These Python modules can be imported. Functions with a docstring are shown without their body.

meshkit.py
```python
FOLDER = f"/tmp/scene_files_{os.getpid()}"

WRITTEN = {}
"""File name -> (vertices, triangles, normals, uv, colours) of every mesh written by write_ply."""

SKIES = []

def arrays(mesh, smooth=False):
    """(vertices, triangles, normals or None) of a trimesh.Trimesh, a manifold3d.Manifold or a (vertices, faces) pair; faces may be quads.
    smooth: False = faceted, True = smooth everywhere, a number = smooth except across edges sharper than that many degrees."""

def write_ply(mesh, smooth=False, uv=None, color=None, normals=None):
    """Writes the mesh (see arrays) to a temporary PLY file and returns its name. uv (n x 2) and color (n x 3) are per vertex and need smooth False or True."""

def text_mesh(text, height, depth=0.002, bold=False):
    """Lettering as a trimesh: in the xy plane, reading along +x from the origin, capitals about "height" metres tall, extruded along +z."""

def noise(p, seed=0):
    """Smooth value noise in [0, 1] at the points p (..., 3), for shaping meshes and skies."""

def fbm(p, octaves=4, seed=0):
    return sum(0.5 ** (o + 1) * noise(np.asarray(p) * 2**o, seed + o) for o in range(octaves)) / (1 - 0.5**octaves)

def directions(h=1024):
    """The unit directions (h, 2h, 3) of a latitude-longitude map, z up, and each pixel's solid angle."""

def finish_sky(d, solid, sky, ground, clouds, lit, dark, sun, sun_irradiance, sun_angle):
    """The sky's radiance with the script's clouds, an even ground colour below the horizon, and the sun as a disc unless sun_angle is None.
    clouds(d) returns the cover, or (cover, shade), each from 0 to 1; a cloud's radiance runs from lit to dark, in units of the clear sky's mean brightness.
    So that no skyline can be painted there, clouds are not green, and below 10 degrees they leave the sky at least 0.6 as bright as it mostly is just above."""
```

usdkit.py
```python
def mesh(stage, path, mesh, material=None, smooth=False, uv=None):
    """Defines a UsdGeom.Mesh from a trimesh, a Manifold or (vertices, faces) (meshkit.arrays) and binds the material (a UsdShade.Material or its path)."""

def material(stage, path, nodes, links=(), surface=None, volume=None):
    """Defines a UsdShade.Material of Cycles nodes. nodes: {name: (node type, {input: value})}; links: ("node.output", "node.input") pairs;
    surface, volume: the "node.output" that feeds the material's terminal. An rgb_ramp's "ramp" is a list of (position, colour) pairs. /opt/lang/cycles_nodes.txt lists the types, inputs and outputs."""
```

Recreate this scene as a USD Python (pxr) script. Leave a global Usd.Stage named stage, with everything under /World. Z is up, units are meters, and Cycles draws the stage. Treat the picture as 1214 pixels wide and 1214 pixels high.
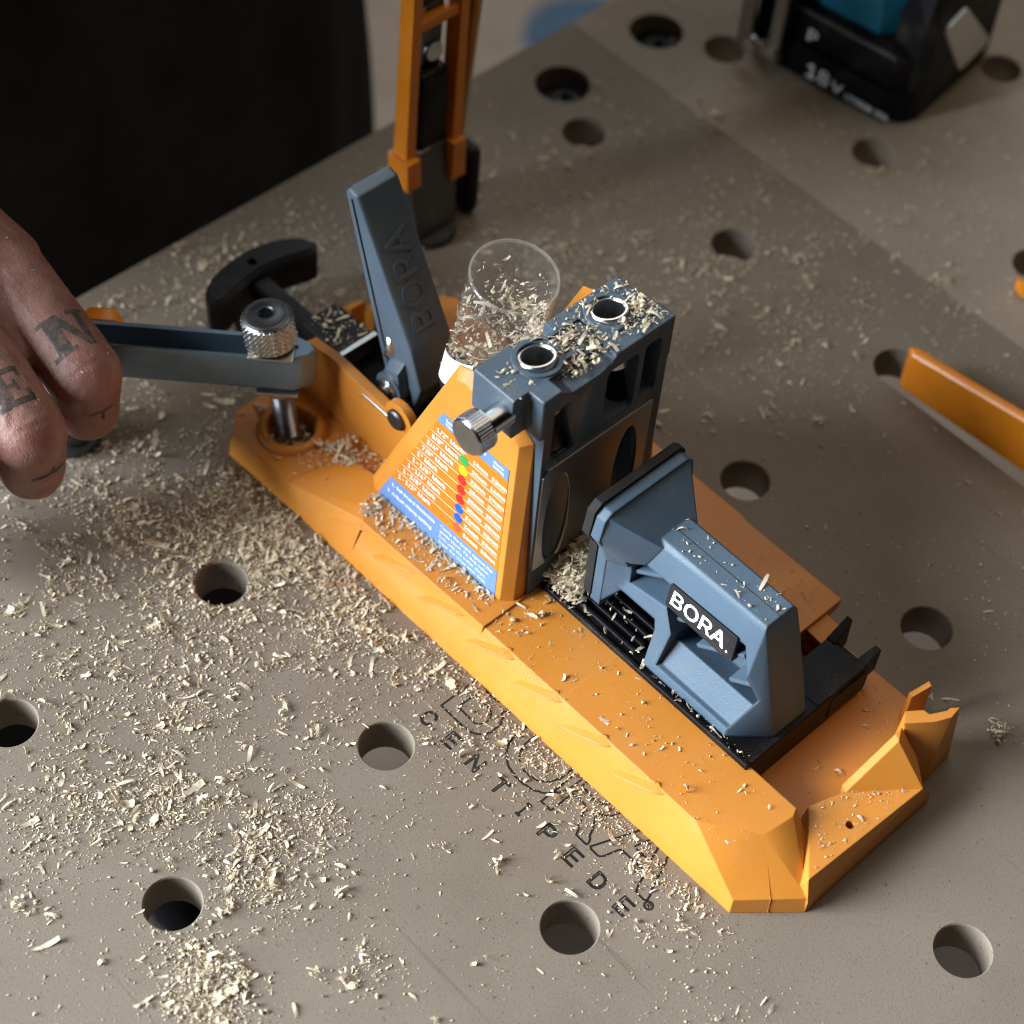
import math, numpy as np, trimesh, usdkit, meshkit
import manifold3d as m3
from manifold3d import Manifold, CrossSection
from shapely.geometry import Polygon, Point, box as sbox, LineString
from shapely import affinity, union_all
from pxr import Usd, UsdGeom, UsdLux, Gf, Vt, UsdShade, Sdf

# ------------------------------------------------------------------ camera, lights
stage = Usd.Stage.CreateInMemory()
UsdGeom.SetStageUpAxis(stage, "Z"); UsdGeom.SetStageMetersPerUnit(stage, 1.0)
UsdGeom.Xform.Define(stage, "/World"); UsdGeom.Scope.Define(stage, "/World/Looks")
EXPOSURE = 0.0
FSTOP, FOCUS = 9.0, 0.578
cam = UsdGeom.Camera.Define(stage, "/World/camera")
CAMPOS = (0.30894489, -0.1341217, 0.50652082)
CAMROT = ((0.68144862, 0.7293064, 0.06115515), (-0.59915513, 0.50794289, 0.61887572), (0.4202867, -0.45837343, 0.78310465))
M = Gf.Matrix4d(*[v for i in range(3) for v in (*CAMROT[i], 0.0)], *CAMPOS, 1.0)
cam.AddTransformOp().Set(M.GetOrthonormalized())
cam.CreateHorizontalApertureAttr(36.0); cam.CreateVerticalApertureAttr(36.0)
cam.CreateFocalLengthAttr(36.0 * 2437.4 / 1214)
cam.CreateFStopAttr(FSTOP); cam.CreateFocusDistanceAttr(FOCUS)
cam.CreateClippingRangeAttr(Gf.Vec2f(0.02, 100.0)); cam.CreateExposureAttr(EXPOSURE)

def rect_light(name, pos, target, w, h, intensity, color):
    l = UsdLux.RectLight.Define(stage, "/World/" + name)
    p, t = np.array(pos, float), np.array(target, float)
    z = (p - t) / np.linalg.norm(p - t); x = np.cross([0, 0, 1.0], z); x /= np.linalg.norm(x); y = np.cross(z, x)
    l.AddTransformOp().Set(Gf.Matrix4d(*x, 0, *y, 0, *z, 0, *p, 1))
    l.CreateWidthAttr(w); l.CreateHeightAttr(h); l.CreateIntensityAttr(intensity); l.CreateColorAttr(Gf.Vec3f(*color))
    l.CreateNormalizeAttr(False)
TGT = np.array((0.06, 0.15, 0.02))
rect_light("window_light", TGT + 4.2 * np.array((-0.54, -0.75, 0.38)), TGT, 2.55, 2.55, 40.0, (0.90, 1.0, 1.10))
rect_light("room_light", (0.1, 0.9, 2.0), (0.05, 0.3, 0.0), 1.6, 1.6, 1.5, (1.0, 0.86, 0.69))
rect_light("far_room_light", (-1.9, 1.6, 1.3), (-0.9, 1.0, -0.85), 0.9, 0.9, 4.6, (1.0, 0.86, 0.70))

rect_light("back_window_light", (-1.0, 1.45, 1.6), (0.0, 0.3, 0.0), 0.85, 0.85, 2.2, (0.6, 0.9, 1.25))

# ------------------------------------------------------------------ helpers (millimetres in, metres out)
RNG = np.random.default_rng(7)
MM = 0.001
used = {}
def uname(parent, name):
    n = used.get((parent, name), 0); used[(parent, name)] = n + 1
    return name if n == 0 else f"{name}_{n:03d}"
def tag(prim, label=None, cat=None, group=None, kind=None):
    for k, v in (("label", label), ("category", cat), ("group", group), ("kind", kind)):
        if v: prim.SetCustomDataByKey(k, v)
    return prim
ORIG = {}
def thing(name, label, cat, loc=(0, 0, 0), group=None):
    path = "/World/" + uname("/World", name)
    x = UsdGeom.Xform.Define(stage, path); x.AddTranslateOp().Set(Gf.Vec3d(*(np.array(loc, float) * MM)))
    ORIG[path] = np.array(loc, float)
    return tag(x.GetPrim(), label, cat, group)
def tri(m):
    if isinstance(m, Manifold):
        k = m.to_mesh(); return trimesh.Trimesh(np.array(k.vert_properties)[:, :3], np.array(k.tri_verts), process=False)
    if isinstance(m, (list,)):
        return trimesh.util.concatenate([tri(q) for q in m])
    return m
def obj(name, mesh, mat, parent=None, smooth=32, label=None, kind=None):
    pp = str(parent.GetPath()) if parent is not None else "/World"
    path = pp + "/" + uname(pp, name)
    t = tri(mesh).copy(); root = "/".join(path.split("/")[:3])
    t.vertices = (np.asarray(t.vertices) - ORIG.get(root, np.zeros(3))) * MM
    g = usdkit.mesh(stage, path, t, LOOK[mat], smooth=smooth)
    p = g.GetPrim(); tag(p, label, None, None, kind)
    return p
hull = lambda pts: Manifold.hull_points(np.asarray(pts, float))
def box(x0, x1, y0, y1, z0, z1):
    return Manifold.cube((x1 - x0, y1 - y0, z1 - z0)).translate((x0, y0, z0))
def rbox(x0, x1, y0, y1, z0, z1, r=0.8):
    P = []
    for x, sx in ((x0, 1), (x1, -1)):
        for y, sy in ((y0, 1), (y1, -1)):
            for z, sz in ((z0, 1), (z1, -1)):
                a, b, c = x + sx * r, y + sy * r, z + sz * r; k = .29 * r
                P += [(x, b, c), (a, y, c), (a, b, z), (x + sx * k, y + sy * k, c), (a, y + sy * k, z + sz * k), (x + sx * k, b, z + sz * k)]
    return hull(P)
def cyl(c, axis, r, h, r2=None, seg=48):
    """from centre c along axis for h"""
    m = Manifold.cylinder(h, r, r if r2 is None else r2, seg)
    z = np.array(axis, float); z /= np.linalg.norm(z)
    x = np.cross([0, 1.0, 0] if abs(z[1]) < .9 else [1.0, 0, 0], z); x /= np.linalg.norm(x); y = np.cross(z, x)
    return m.transform(np.column_stack([x, y, z, np.array(c, float)]))
def place(m, o, x, y):
    x = np.array(x, float); y = np.array(y, float); x /= np.linalg.norm(x); y = y - x * (x @ y); y /= np.linalg.norm(y)
    T = np.column_stack([x, y, np.cross(x, y), np.array(o, float)])
    if isinstance(m, Manifold): return m.transform(T)
    m = m.copy(); m.apply_transform(np.vstack([T, [0, 0, 0, 1]])); return m
def prism(poly, h):
    """shapely polygon(s) -> manifold extruded 0..h"""
    out = []
    for g in getattr(poly, "geoms", [poly]):
        if g.is_empty or g.area < 1e-6: continue
        rings = [np.array(g.exterior.coords)[:-1]] + [np.array(r.coords)[:-1] for r in g.interiors]
        out.append(Manifold.extrude(CrossSection(rings, m3.FillRule.EvenOdd), h))
    return Manifold.batch_boolean(out, m3.OpType.Add) if len(out) > 1 else out[0]
def prism_xz(pts, y0, y1):
    """polygon in x,z extruded from y0 to y1"""
    return prism(Polygon(pts), y1 - y0).transform(np.array([[1, 0, 0, 0], [0, 0, -1, y1], [0, 1, 0, 0]], float))
def prism_yz(pts, x0, x1):
    return prism(Polygon(pts), x1 - x0).transform(np.array([[0, 0, 1, x0], [1, 0, 0, 0], [0, 1, 0, 0]], float))
add = lambda *a: Manifold.batch_boolean(list(a), m3.OpType.Add)
_tc = {}
def text_poly(text, h, bold=False):
    if (text, bold) not in _tc:
        t = meshkit.text_mesh(text, 10.0, 1.0, bold)
        n = t.face_normals[:, 2] > .9
        _tc[(text, bold)] = union_all([Polygon(t.vertices[f][:, :2]).buffer(.004) for f in t.faces[n]]).simplify(.05)
    return affinity.scale(_tc[(text, bold)], h / 10, h / 10, origin=(0, 0))
def fit_text(text, w, h, bold=True, x0=0, y0=0):
    p = text_poly(text, 10, bold); a, b, c, d = p.bounds
    return affinity.translate(affinity.scale(affinity.translate(p, -a, -b), w / (c - a), h / (d - b), origin=(0, 0)), x0, y0)
def outline(p, w):
    return p.difference(p.buffer(-w))
def lathe(prof, c=(0, 0, 0), axis=(0, 0, 1), seg=48):
    m = Manifold.revolve(CrossSection([np.array(prof, float)], m3.FillRule.NonZero), seg)
    return cylmap(m, c, axis)
def cylmap(m, c, axis):
    z = np.array(axis, float); z /= np.linalg.norm(z)
    x = np.cross([0, 1.0, 0] if abs(z[1]) < .9 else [1.0, 0, 0], z); x /= np.linalg.norm(x); y = np.cross(z, x)
    return m.transform(np.column_stack([x, y, z, np.array(c, float)]))

# ------------------------------------------------------------------ materials
LOOK = {}
def plastic(name, col, rough=.45, spec=.5, var=.12, bump=.25, scale=2200, dust=0.0, bevel=.0005, metallic=0.0, coat=0.0):
    c = np.array(col)
    nodes = {"g": ("geometry", {}),
             "n": ("noise_texture", {"scale": 38.0, "detail": 4.0, "roughness": .6}),
             "f": ("noise_texture", {"scale": float(scale), "detail": 1.0}),
             "r": ("rgb_ramp", {"ramp": [(.3, tuple(c * (1 - var))), (.7, tuple(np.minimum(c * (1 + var), 1)))]}),
             "rr": ("map_range", {"from_min": .3, "from_max": .7, "to_min": rough - .07, "to_max": rough + .09}),
             "bv": ("bevel", {"samples": 3, "radius": float(bevel)}),
             "b": ("bump", {"strength": float(bump), "distance": .00015}),
             "p": ("principled_bsdf", {"metallic": float(metallic), "specular_ior_level": float(spec), "coat_weight": float(coat)})}
    links = [("g.position", "n.vector"), ("g.position", "f.vector"), ("n.fac", "r.fac"), ("n.fac", "rr.value"), ("rr.result", "p.roughness"),
             ("bv.bevel", "b.normal"), ("f.fac", "b.height"), ("b.normal", "p.normal")]
    if dust > 0:
        nodes["dn"] = ("noise_texture", {"scale": 2600.0, "detail": 2.0, "roughness": .7})
        nodes["dm"] = ("noise_texture", {"scale": 55.0, "detail": 2.0})
        nodes["ds"] = ("math", {"math_type": "multiply"})
        nodes["dr"] = ("rgb_ramp", {"ramp": [(.30, (0, 0, 0)), (.42, (dust, dust, dust))]})
        nodes["dx"] = ("mix_color", {"b": (.5, .43, .33)})
        links += [("g.position", "dn.vector"), ("g.position", "dm.vector"), ("dn.fac", "ds.value1"), ("dm.fac", "ds.value2"), ("ds.value", "dr.fac"),
                  ("dr.color", "dx.fac"), ("r.color", "dx.a"), ("dx.result", "p.base_color")]
    else:
        links.append(("r.color", "p.base_color"))
    LOOK[name] = usdkit.material(stage, "/World/Looks/" + name, nodes, links, surface="p.BSDF")
plastic("orange", (.60, .222, .030), .42, .34, .06, .25, 2600, dust=.10, bevel=.0007)
plastic("orange_smooth", (.80, .25, .012), .33, .5, .05, .12, 2600)
plastic("grey_blue", (.070, .112, .156), .46, .42, .08, .5, 2800, dust=.12, bevel=.0011)
plastic("dark_grey", (.060, .088, .116), .42, .5, .1, .4, 2600, dust=.2)
plastic("lever_grey", (.082, .112, .142), .34, .5, .06, .15, 2600, dust=.06, bevel=.0012)
plastic("arm_grey", (.20, .265, .33), .40, .5, .06, .2, 2600, dust=.05, metallic=.7)
plastic("black", (.005, .005, .006), .36, .14, .1, .15, 2600, dust=.10)
plastic("black_matte", (.010, .010, .011), .55, .3, .2, .4, 1800, dust=.2)
plastic("rubber", (.018, .017, .017), .7, .3, .1, .3, 2000, dust=.1)
plastic("teal", (.008, .16, .25), .45, .4, .05, .3, 2400)
plastic("white_label", (.82, .82, .80), .5, .4, .02, .05)
plastic("steel", (.55, .56, .57), .26, .5, .08, .1, 1500, metallic=1.0, bevel=.0003)
plastic("wear_steel", (.36, .36, .37), .42, .5, .12, .3, 700, metallic=.9, dust=.2)
plastic("thread_steel", (.50, .51, .52), .30, .5, .08, .05, 1500, metallic=1.0, bevel=.00002)
plastic("steel_dark", (.12, .12, .125), .46, .5, .15, .2, 900, metallic=1.0, dust=.3)
plastic("zinc", (.60, .58, .53), .30, .5, .06, .15, 1200, metallic=1.0, bevel=.0003)
plastic("hook_metal", (.30, .26, .21), .42, .5, .08, .1, 1200, metallic=.8)
plastic("print_orange", (.60, .175, .012), .35, .4, .02, 0, bevel=.0001)
plastic("print_blue", (.13, .24, .50), .35, .4, .02, 0, bevel=.0001)
plastic("print_white", (.85, .84, .80), .45, .4, .02, 0, bevel=.0001)
for n_, c_ in (("dot_green", (.02, .32, .06)), ("dot_yellow", (.85, .62, .01)), ("dot_red", (.62, .02, .015)), ("dot_blue", (.01, .10, .50)), ("dot_coral", (.70, .09, .03))):
    plastic(n_, c_, .35, .4, .02, 0, bevel=.0001)
plastic("ink", (.018, .017, .016), .7, .2, .3, 0, bevel=.00001)
LOOK["tattoo"] = usdkit.material(stage, "/World/Looks/tattoo", {"g": ("geometry", {}), "n": ("noise_texture", {"scale": 420.0, "detail": 4.0, "roughness": .7}), "r": ("rgb_ramp", {"ramp": [(.34, (.22, .22, .22)), (.66, (.80, .80, .80))]}),
    "t": ("transparent_bsdf", {"color": (1, 1, 1)}), "c": ("rgb_ramp", {"ramp": [(.3, (.055, .105, .095)), (.7, (.030, .050, .056))]}), "p": ("principled_bsdf", {"roughness": .55, "specular_ior_level": .3}), "x": ("mix_closure", {})},
    [("g.position", "n.vector"), ("n.fac", "r.fac"), ("n.fac", "c.fac"), ("c.color", "p.base_color"), ("r.color", "x.fac"), ("t.BSDF", "x.closure1"), ("p.BSDF", "x.closure2")], surface="x.closure")
plastic("apron_cloth", (.020, .020, .023), .80, .3, .45, 1.0, 700, bevel=.0002)
plastic("trouser_cloth", (.006, .006, .008), .9, .15, .3, .9, 900, bevel=.0002)
plastic("floor_wood", (.092, .068, .049), .6, .3, .12, .1, 60, bevel=.0002)
plastic("pad_blue", (.018, .032, .048), .6, .3, .1, .1, bevel=.0002)
# fibreboard bench top
def mdf(name, k):
    LOOK[name] = usdkit.material(stage, "/World/Looks/" + name, {
        "g": ("geometry", {}), "n": ("noise_texture", {"scale": 14.0, "detail": 5.0, "roughness": .65}),
        "f": ("noise_texture", {"scale": 1500.0, "detail": 3.0, "roughness": .7}),
        "v": ("noise_texture", {"scale": 420.0, "detail": 2.0, "roughness": .8}),
        "r": ("rgb_ramp", {"ramp": [(.25, (.186 * k, .150 * k, .111 * k)), (.75, (.220 * k, .179 * k, .135 * k))]}),
        "rf": ("rgb_ramp", {"ramp": [(.28, (.55, .53, .50)), (.45, (1, 1, 1)), (.62, (1.0, 1, 1)), (.75, (1.12, 1.12, 1.12))]}),
        "rv": ("rgb_ramp", {"ramp": [(.26, (.48, .44, .40)), (.34, (1, 1, 1)), (.70, (1, 1, 1)), (.78, (1.22, 1.21, 1.2))]}),
        "sm": ("mapping", {"scale": (9.0, 240.0, 9.0), "rotation": (0.0, 0.0, .5)}), "sn": ("noise_texture", {"scale": 1.0, "detail": 2.0, "distortion": .3}), "sr": ("rgb_ramp", {"ramp": [(.24, (.80, .78, .76)), (.30, (1, 1, 1)), (.70, (1, 1, 1)), (.76, (1.16, 1.16, 1.16))]}), "st": ("noise_texture", {"scale": 5.5, "detail": 6.0, "roughness": .7}), "sx": ("rgb_ramp", {"ramp": [(.30, (.78, .75, .72)), (.5, (1, 1, 1))]}), "m3": ("mix_color", {"blend_type": "multiply", "fac": 1.0, "use_clamp_result": False}), "m4": ("mix_color", {"blend_type": "multiply", "fac": .7}),
        "m1": ("mix_color", {"blend_type": "multiply", "fac": 1.0, "use_clamp_result": False}), "m2": ("mix_color", {"blend_type": "multiply", "fac": 1.0}),
        "b": ("bump", {"strength": .30, "distance": .00025}),
        "p": ("principled_bsdf", {"roughness": .68, "specular_ior_level": .3})},
        [("g.position", "n.vector"), ("g.position", "f.vector"), ("g.position", "v.vector"), ("n.fac", "r.fac"), ("f.fac", "rf.fac"), ("v.fac", "rv.fac"),
         ("r.color", "m1.a"), ("rf.color", "m1.b"), ("m1.result", "m2.a"), ("rv.color", "m2.b"), ("m2.result", "m3.a"), ("g.position", "sm.vector"), ("sm.vector", "sn.vector"), ("sn.fac", "sr.fac"), ("sr.color", "m3.b"), ("g.position", "st.vector"), ("st.fac", "sx.fac"), ("m3.result", "m4.a"), ("sx.color", "m4.b"), ("m4.result", "p.base_color"), ("f.fac", "b.height"), ("b.normal", "p.normal")], surface="p.BSDF")
mdf("board_near", 1.0); mdf("board_far", 1.5)
# skin
LOOK["skin"] = usdkit.material(stage, "/World/Looks/skin", {
    "g": ("geometry", {}), "n": ("noise_texture", {"scale": 85.0, "detail": 7.0, "roughness": .72}), "f": ("noise_texture", {"scale": 1900.0, "detail": 3.0}),
    "mp": ("mapping", {"scale": (420.0, 900.0, 420.0), "rotation": (0.0, 0.0, .6)}), "w": ("noise_texture", {"scale": 1.0, "detail": 2.0, "distortion": .8}),
    "r": ("rgb_ramp", {"ramp": [(.32, (.205, .080, .058)), (.5, (.285, .135, .102)), (.68, (.37, .20, .158))]}),
    "ad": ("math", {"math_type": "add"}),
    "b": ("bump", {"strength": .45, "distance": .0004}),
    "p": ("principled_bsdf", {"roughness": .48, "specular_ior_level": .4, "subsurface_weight": .12, "subsurface_scale": .0025, "subsurface_radius": (1.0, .35, .2)})},
    [("g.position", "n.vector"), ("g.position", "f.vector"), ("g.position", "mp.vector"), ("mp.vector", "w.vector"), ("n.fac", "r.fac"), ("r.color", "p.base_color"),
     ("f.fac", "ad.value1"), ("w.fac", "ad.value2"), ("ad.value", "b.height"), ("b.normal", "p.normal")], surface="p.BSDF")
# clear plastic of the dust port
LOOK["clear"] = usdkit.material(stage, "/World/Looks/clear", {
    "g": ("geometry", {}), "n": ("noise_texture", {"scale": 160.0, "detail": 5.0, "roughness": .7}), "nr": ("rgb_ramp", {"ramp": [(.4, (.004, .004, .004)), (.8, (.045, .045, .045))]}),
    "lw": ("layer_weight", {"blend": .5}), "fr": ("rgb_ramp", {"ramp": [(0, (.012, .012, .012)), (.6, (.03, .03, .03)), (.85, (.16, .16, .16)), (1, (.6, .6, .6))]}),
    "t": ("transparent_bsdf", {"color": (.97, .972, .975)}), "gl": ("glossy_bsdf", {"color": (1, 1, 1), "roughness": .08}), "mx": ("mix_closure", {}),
    "df": ("diffuse_bsdf", {"color": (.75, .72, .66)}), "m2": ("mix_closure", {})},
    [("lw.facing", "fr.fac"), ("fr.color", "mx.fac"), ("t.BSDF", "mx.closure1"), ("gl.BSDF", "mx.closure2"), ("g.position", "n.vector"), ("n.fac", "nr.fac"), ("nr.color", "m2.fac"), ("mx.closure", "m2.closure1"), ("df.BSDF", "m2.closure2")], surface="m2.closure")
LOOK["clear_rim"] = usdkit.material(stage, "/World/Looks/clear_rim", {"t": ("transparent_bsdf", {"color": (.95, .96, .97)}), "gl": ("glossy_bsdf", {"color": (1, 1, 1), "roughness": .12}), "d": ("diffuse_bsdf", {"color": (.8, .82, .84)}), "m1": ("mix_closure", {"fac": .08}), "m2": ("mix_closure", {"fac": .04})},
    [("t.BSDF", "m1.closure1"), ("gl.BSDF", "m1.closure2"), ("m1.closure", "m2.closure1"), ("d.BSDF", "m2.closure2")], surface="m2.closure")
def chipmat(name, ramp):
    LOOK[name] = usdkit.material(stage, "/World/Looks/" + name, {
        "g": ("geometry", {}), "r": ("rgb_ramp", {"ramp": ramp}), "n": ("noise_texture", {"scale": 700.0, "detail": 2.0}),
        "rn": ("rgb_ramp", {"ramp": [(.3, (.72, .68, .6)), (.6, (1, 1, 1))]}), "m": ("mix_color", {"blend_type": "multiply", "fac": 1.0}),
        "d": ("diffuse_bsdf", {}), "t": ("translucent_bsdf", {}), "x": ("mix_closure", {"fac": .18})},
        [("g.random_per_island", "r.fac"), ("g.position", "n.vector"), ("n.fac", "rn.fac"), ("r.color", "m.a"), ("rn.color", "m.b"), ("m.result", "d.color"), ("m.result", "t.color"),
         ("d.BSDF", "x.closure1"), ("t.BSDF", "x.closure2")], surface="x.closure")
chipmat("sawdust_wood", [(0, (.80, .69, .52)), (.35, (.84, .75, .60)), (.60, (.74, .60, .41)), (.82, (.64, .47, .28)), (.93, (.80, .71, .57)), (.97, (.40, .20, .08)), (1, (.32, .13, .05))])
chipmat("shaving_wood", [(0, (.78, .68, .51)), (.5, (.72, .59, .41)), (.8, (.82, .75, .61)), (1, (.58, .40, .22))])

# ------------------------------------------------------------------ the setting: bench boards and floor
G = 76.2
SLOTS = [((76.2, 304.8), (170.0, 304.8)), ((76.2, 381.0), (170.0, 381.0))]
INSERTS = [(-100.8, 317.4), (-100.5, 367.8)]
holes = []
for u in range(-1, 8):
    for v in range(-3, 12):
        x, y = u * G, v * G
        if any(abs(y - s[0][1]) < 1 and s[0][0] - 1 <= x <= s[1][0] + 30 for s in SLOTS): continue
        holes.append((x, y))
def board(x0, x1, y0, y1):
    m = box(x0, x1, y0, y1, -13.5, 0)
    cut = []
    for x, y in holes:
        if x0 < x < x1 and y0 < y < y1: cut += [cyl((x, y, -20), (0, 0, 1), 7.95, 30, seg=64), cyl((x, y, -.45), (0, 0, 1), 7.95, .5, 8.35, seg=64)]
    for a, b in SLOTS:
        if y0 < a[1] < y1:
            cut.append(prism(LineString([a, b]).buffer(8.4, 32), 40).translate((0, 0, -20)))
    for x, y in INSERTS:
        if y0 < y < y1: cut.append(cyl((x, y, -20), (0, 0, 1), 10.6, 30, seg=64))
    return m - add(*cut)
near = obj("bench_top", board(-125, 560, -300, 344.7), "board_near", smooth=30)
tag(near, "near fibreboard bench panel with round dog holes, printed lettering and sawdust", None, None, "structure")
far = obj("bench_top", board(-125, 560, 345.0, 955), "board_far", smooth=30)
tag(far, "far lighter fibreboard bench panel under the cordless drill", None, None, "structure")
fl = obj("floor", box(-3500, 2500, -2500, 4000, -900, -850), "floor_wood")
tag(fl, "pale brown floor far below the bench", None, None, "structure")
# printed lettering on the near panel
lets = []
for i, ch in enumerate("CENTIPEDE"):
    w = 1.7 if ch == "I" else 4.4
    lets.append(outline(affinity.rotate(fit_text(ch, w, 5.4, True, 77.2 + i * 10.05 - w / 2, 89.0), 0), .42))
for ch, x0, w in (("B", 76, 17), ("O", 97.5, 24), ("R", 118.5, 19), ("A", 138, 23)):
    lets.append(outline(fit_text(ch, w, 24, True, x0, 97.0), .6))
lets.append(Point(162, 97.0).buffer(1.5).difference(Point(162, 97).buffer(.9)).union(fit_text("R", 1.1, 1.3, True, 161.5, 96.4)))
obj("logo_lettering", [prism(p, .05).translate((0, 0, .01)) for p in lets], "ink", near, smooth=False, label="black outlined lettering printed on the bench")
# joint inserts in the two wide holes
for k, (x, y) in enumerate(INSERTS):
    t = thing("joint_insert", ["dark screw insert in the wide hole just on this side of the panel seam", "dark screw insert in the wide hole just beyond the panel seam near the bench edge"][k], "insert", (x, y, -12))
    obj("cup", cyl((x, y, -13), (0, 0, 1), 10.4, 6) - cyl((x, y, -11), (0, 0, 1), 9.0, 6), "steel_dark", t)
    obj("bolt_head", cyl((x + 1.5, y + 1, -11), (0, 0, 1), 5.5, 5) - cyl((x + 1.5, y + 1, -8), (0, 0, 1), 2.4, 4, seg=6), "rubber", t)

# ------------------------------------------------------------------ pocket hole jig
jig = thing("pocket_hole_jig", "orange and grey pocket hole jig lying across the middle of the bench", "pocket hole jig", (75, 158, 0))
fy = lambda x: 109.9 + .0107 * (x + 37)
def rail_pts(xb0, xb1, xt0, xt1, top, yt=None):
    P = []
    for x in (xb0, xb1): P += [(x, fy(x), 0), (x, fy(x) + .4, 6), (x, 141.5, 0)]
    for x in (xt0, xt1): P += [(x, (116.6 + .006 * x) if yt is None else yt, top), (x, 141.5, top)]
    return P
front_a = hull(rail_pts(-9, 105, 19, 105, 17.0))
front_b = hull([(105, fy(105), 0), (105, fy(105) + .4, 6), (105, 141.5, 0), (178.3, fy(178), 0), (178, fy(178) + .6, 6), (192, 128, 0), (191.2, 128.6, 6), (186, 141, 0),
                (104.6, 117.2, 17.06), (104.6, 141.5, 17.06), (157.5, 117.5, 16.8), (172.8, 128.5, 16.8), (174.2, 138.8, 16.8), (173, 141.5, 16.8)])
step = hull([(20, 115.2, 17.6), (72.3, 116.6, 17.6), (72.3, 134.5, 17.6), (15, 134.5, 17.6), (15.5, 119, 17.6), (22, 113.5, 10), (72.3, 114.6, 10), (72.3, 134, 10), (14, 120, 10)])
ramp = hull([(-9.5, 111.2, 11), (-10.5, 114, 11), (-7.5, 122, 12.6), (20, 115.6, 17.4), (16, 119, 17.6), (8, 130, 17.2), (22, 132, 17.4), (20, fy(20), 0), (-10, fy(-10), 0), (-9.5, 110.4, 6), (20, fy(20) + .4, 6), (20, 134, 0), (-8, 124, 0), (-4, 132, 11)])
oct_b = [(-38.4, 109.4), (-46.5, 117.5), (-47, 131), (-46, 148), (-40, 150), (15, 150), (15, 118), (-9.5, 110.1)]
oct_t = [(-37.4, 110.4), (-43.6, 116.4), (-44.3, 128.4), (-44, 147), (-40, 150), (15, 150), (15, 119), (-9.5, 111.2)]
plate = hull([(x, y, 0) for x, y in oct_b] + [(x, y, 10.6) for x, y in oct_t])
RC = np.array((-26.5, 125.6))
plate = plate - cyl((*RC, 3), (0, 0, 1), 7.8, 12)
ringm = lathe([(7.4, 4), (10.9, 9), (11.0, 11.2), (10.3, 12.5), (9.2, 13.0), (8.1, 12.5), (7.5, 11.4)], (*RC, 0), seg=64)
wall_f = prism_xz([(-40, 4), (24, 4), (24, 33), (6, 33.5), (4, 36), (-22, 37.5), (-34, 35.5), (-42, 26)], 139, 142.4)
wall_b = prism_xz([(-46, 4), (24, 4), (24, 33), (-22, 37), (-40, 30), (-46, 18)], 172.5, 176)
tray = add(hull([(-40, 120, 0), (178, 118, 0), (186, 130, 0), (187, 180, 0), (178, 201, 0), (168, 202.5, 0), (-40, 200, 0), (-40, 120, 3.5), (178, 119, 4), (184, 133, 4), (186, 179, 4), (177, 200, 4), (167, 201.6, 4), (-40, 199, 4)]))
pad_b = hull([(x, 316 - y, z) for x, y in oct_t for z in (0, 9)])
post = hull([(-54, 168, 2), (-47, 168, 2), (-47, 176, 2), (-54, 176, 2), (-53, 169, 16), (-49, 169, 18), (-49, 175, 18), (-53, 175, 15)])
back = hull([(10, 182, 0), (134, 182, 0), (134, 200, 4), (10, 200, 4), (10, 182, 17), (93, 182, 17), (93, 205.6, 17), (10, 205.6, 17), (10, 205, 12), (93, 205, 12)])
back2 = hull([(93, 182, 8), (134, 182, 8), (93, 182, 16.6), (134, 182, 16.6), (134, 205.2, 16.6), (93, 205.2, 16.6), (134, 204.4, 13), (93, 204.4, 13), (130, 200, 4), (93, 200, 4)])
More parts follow.
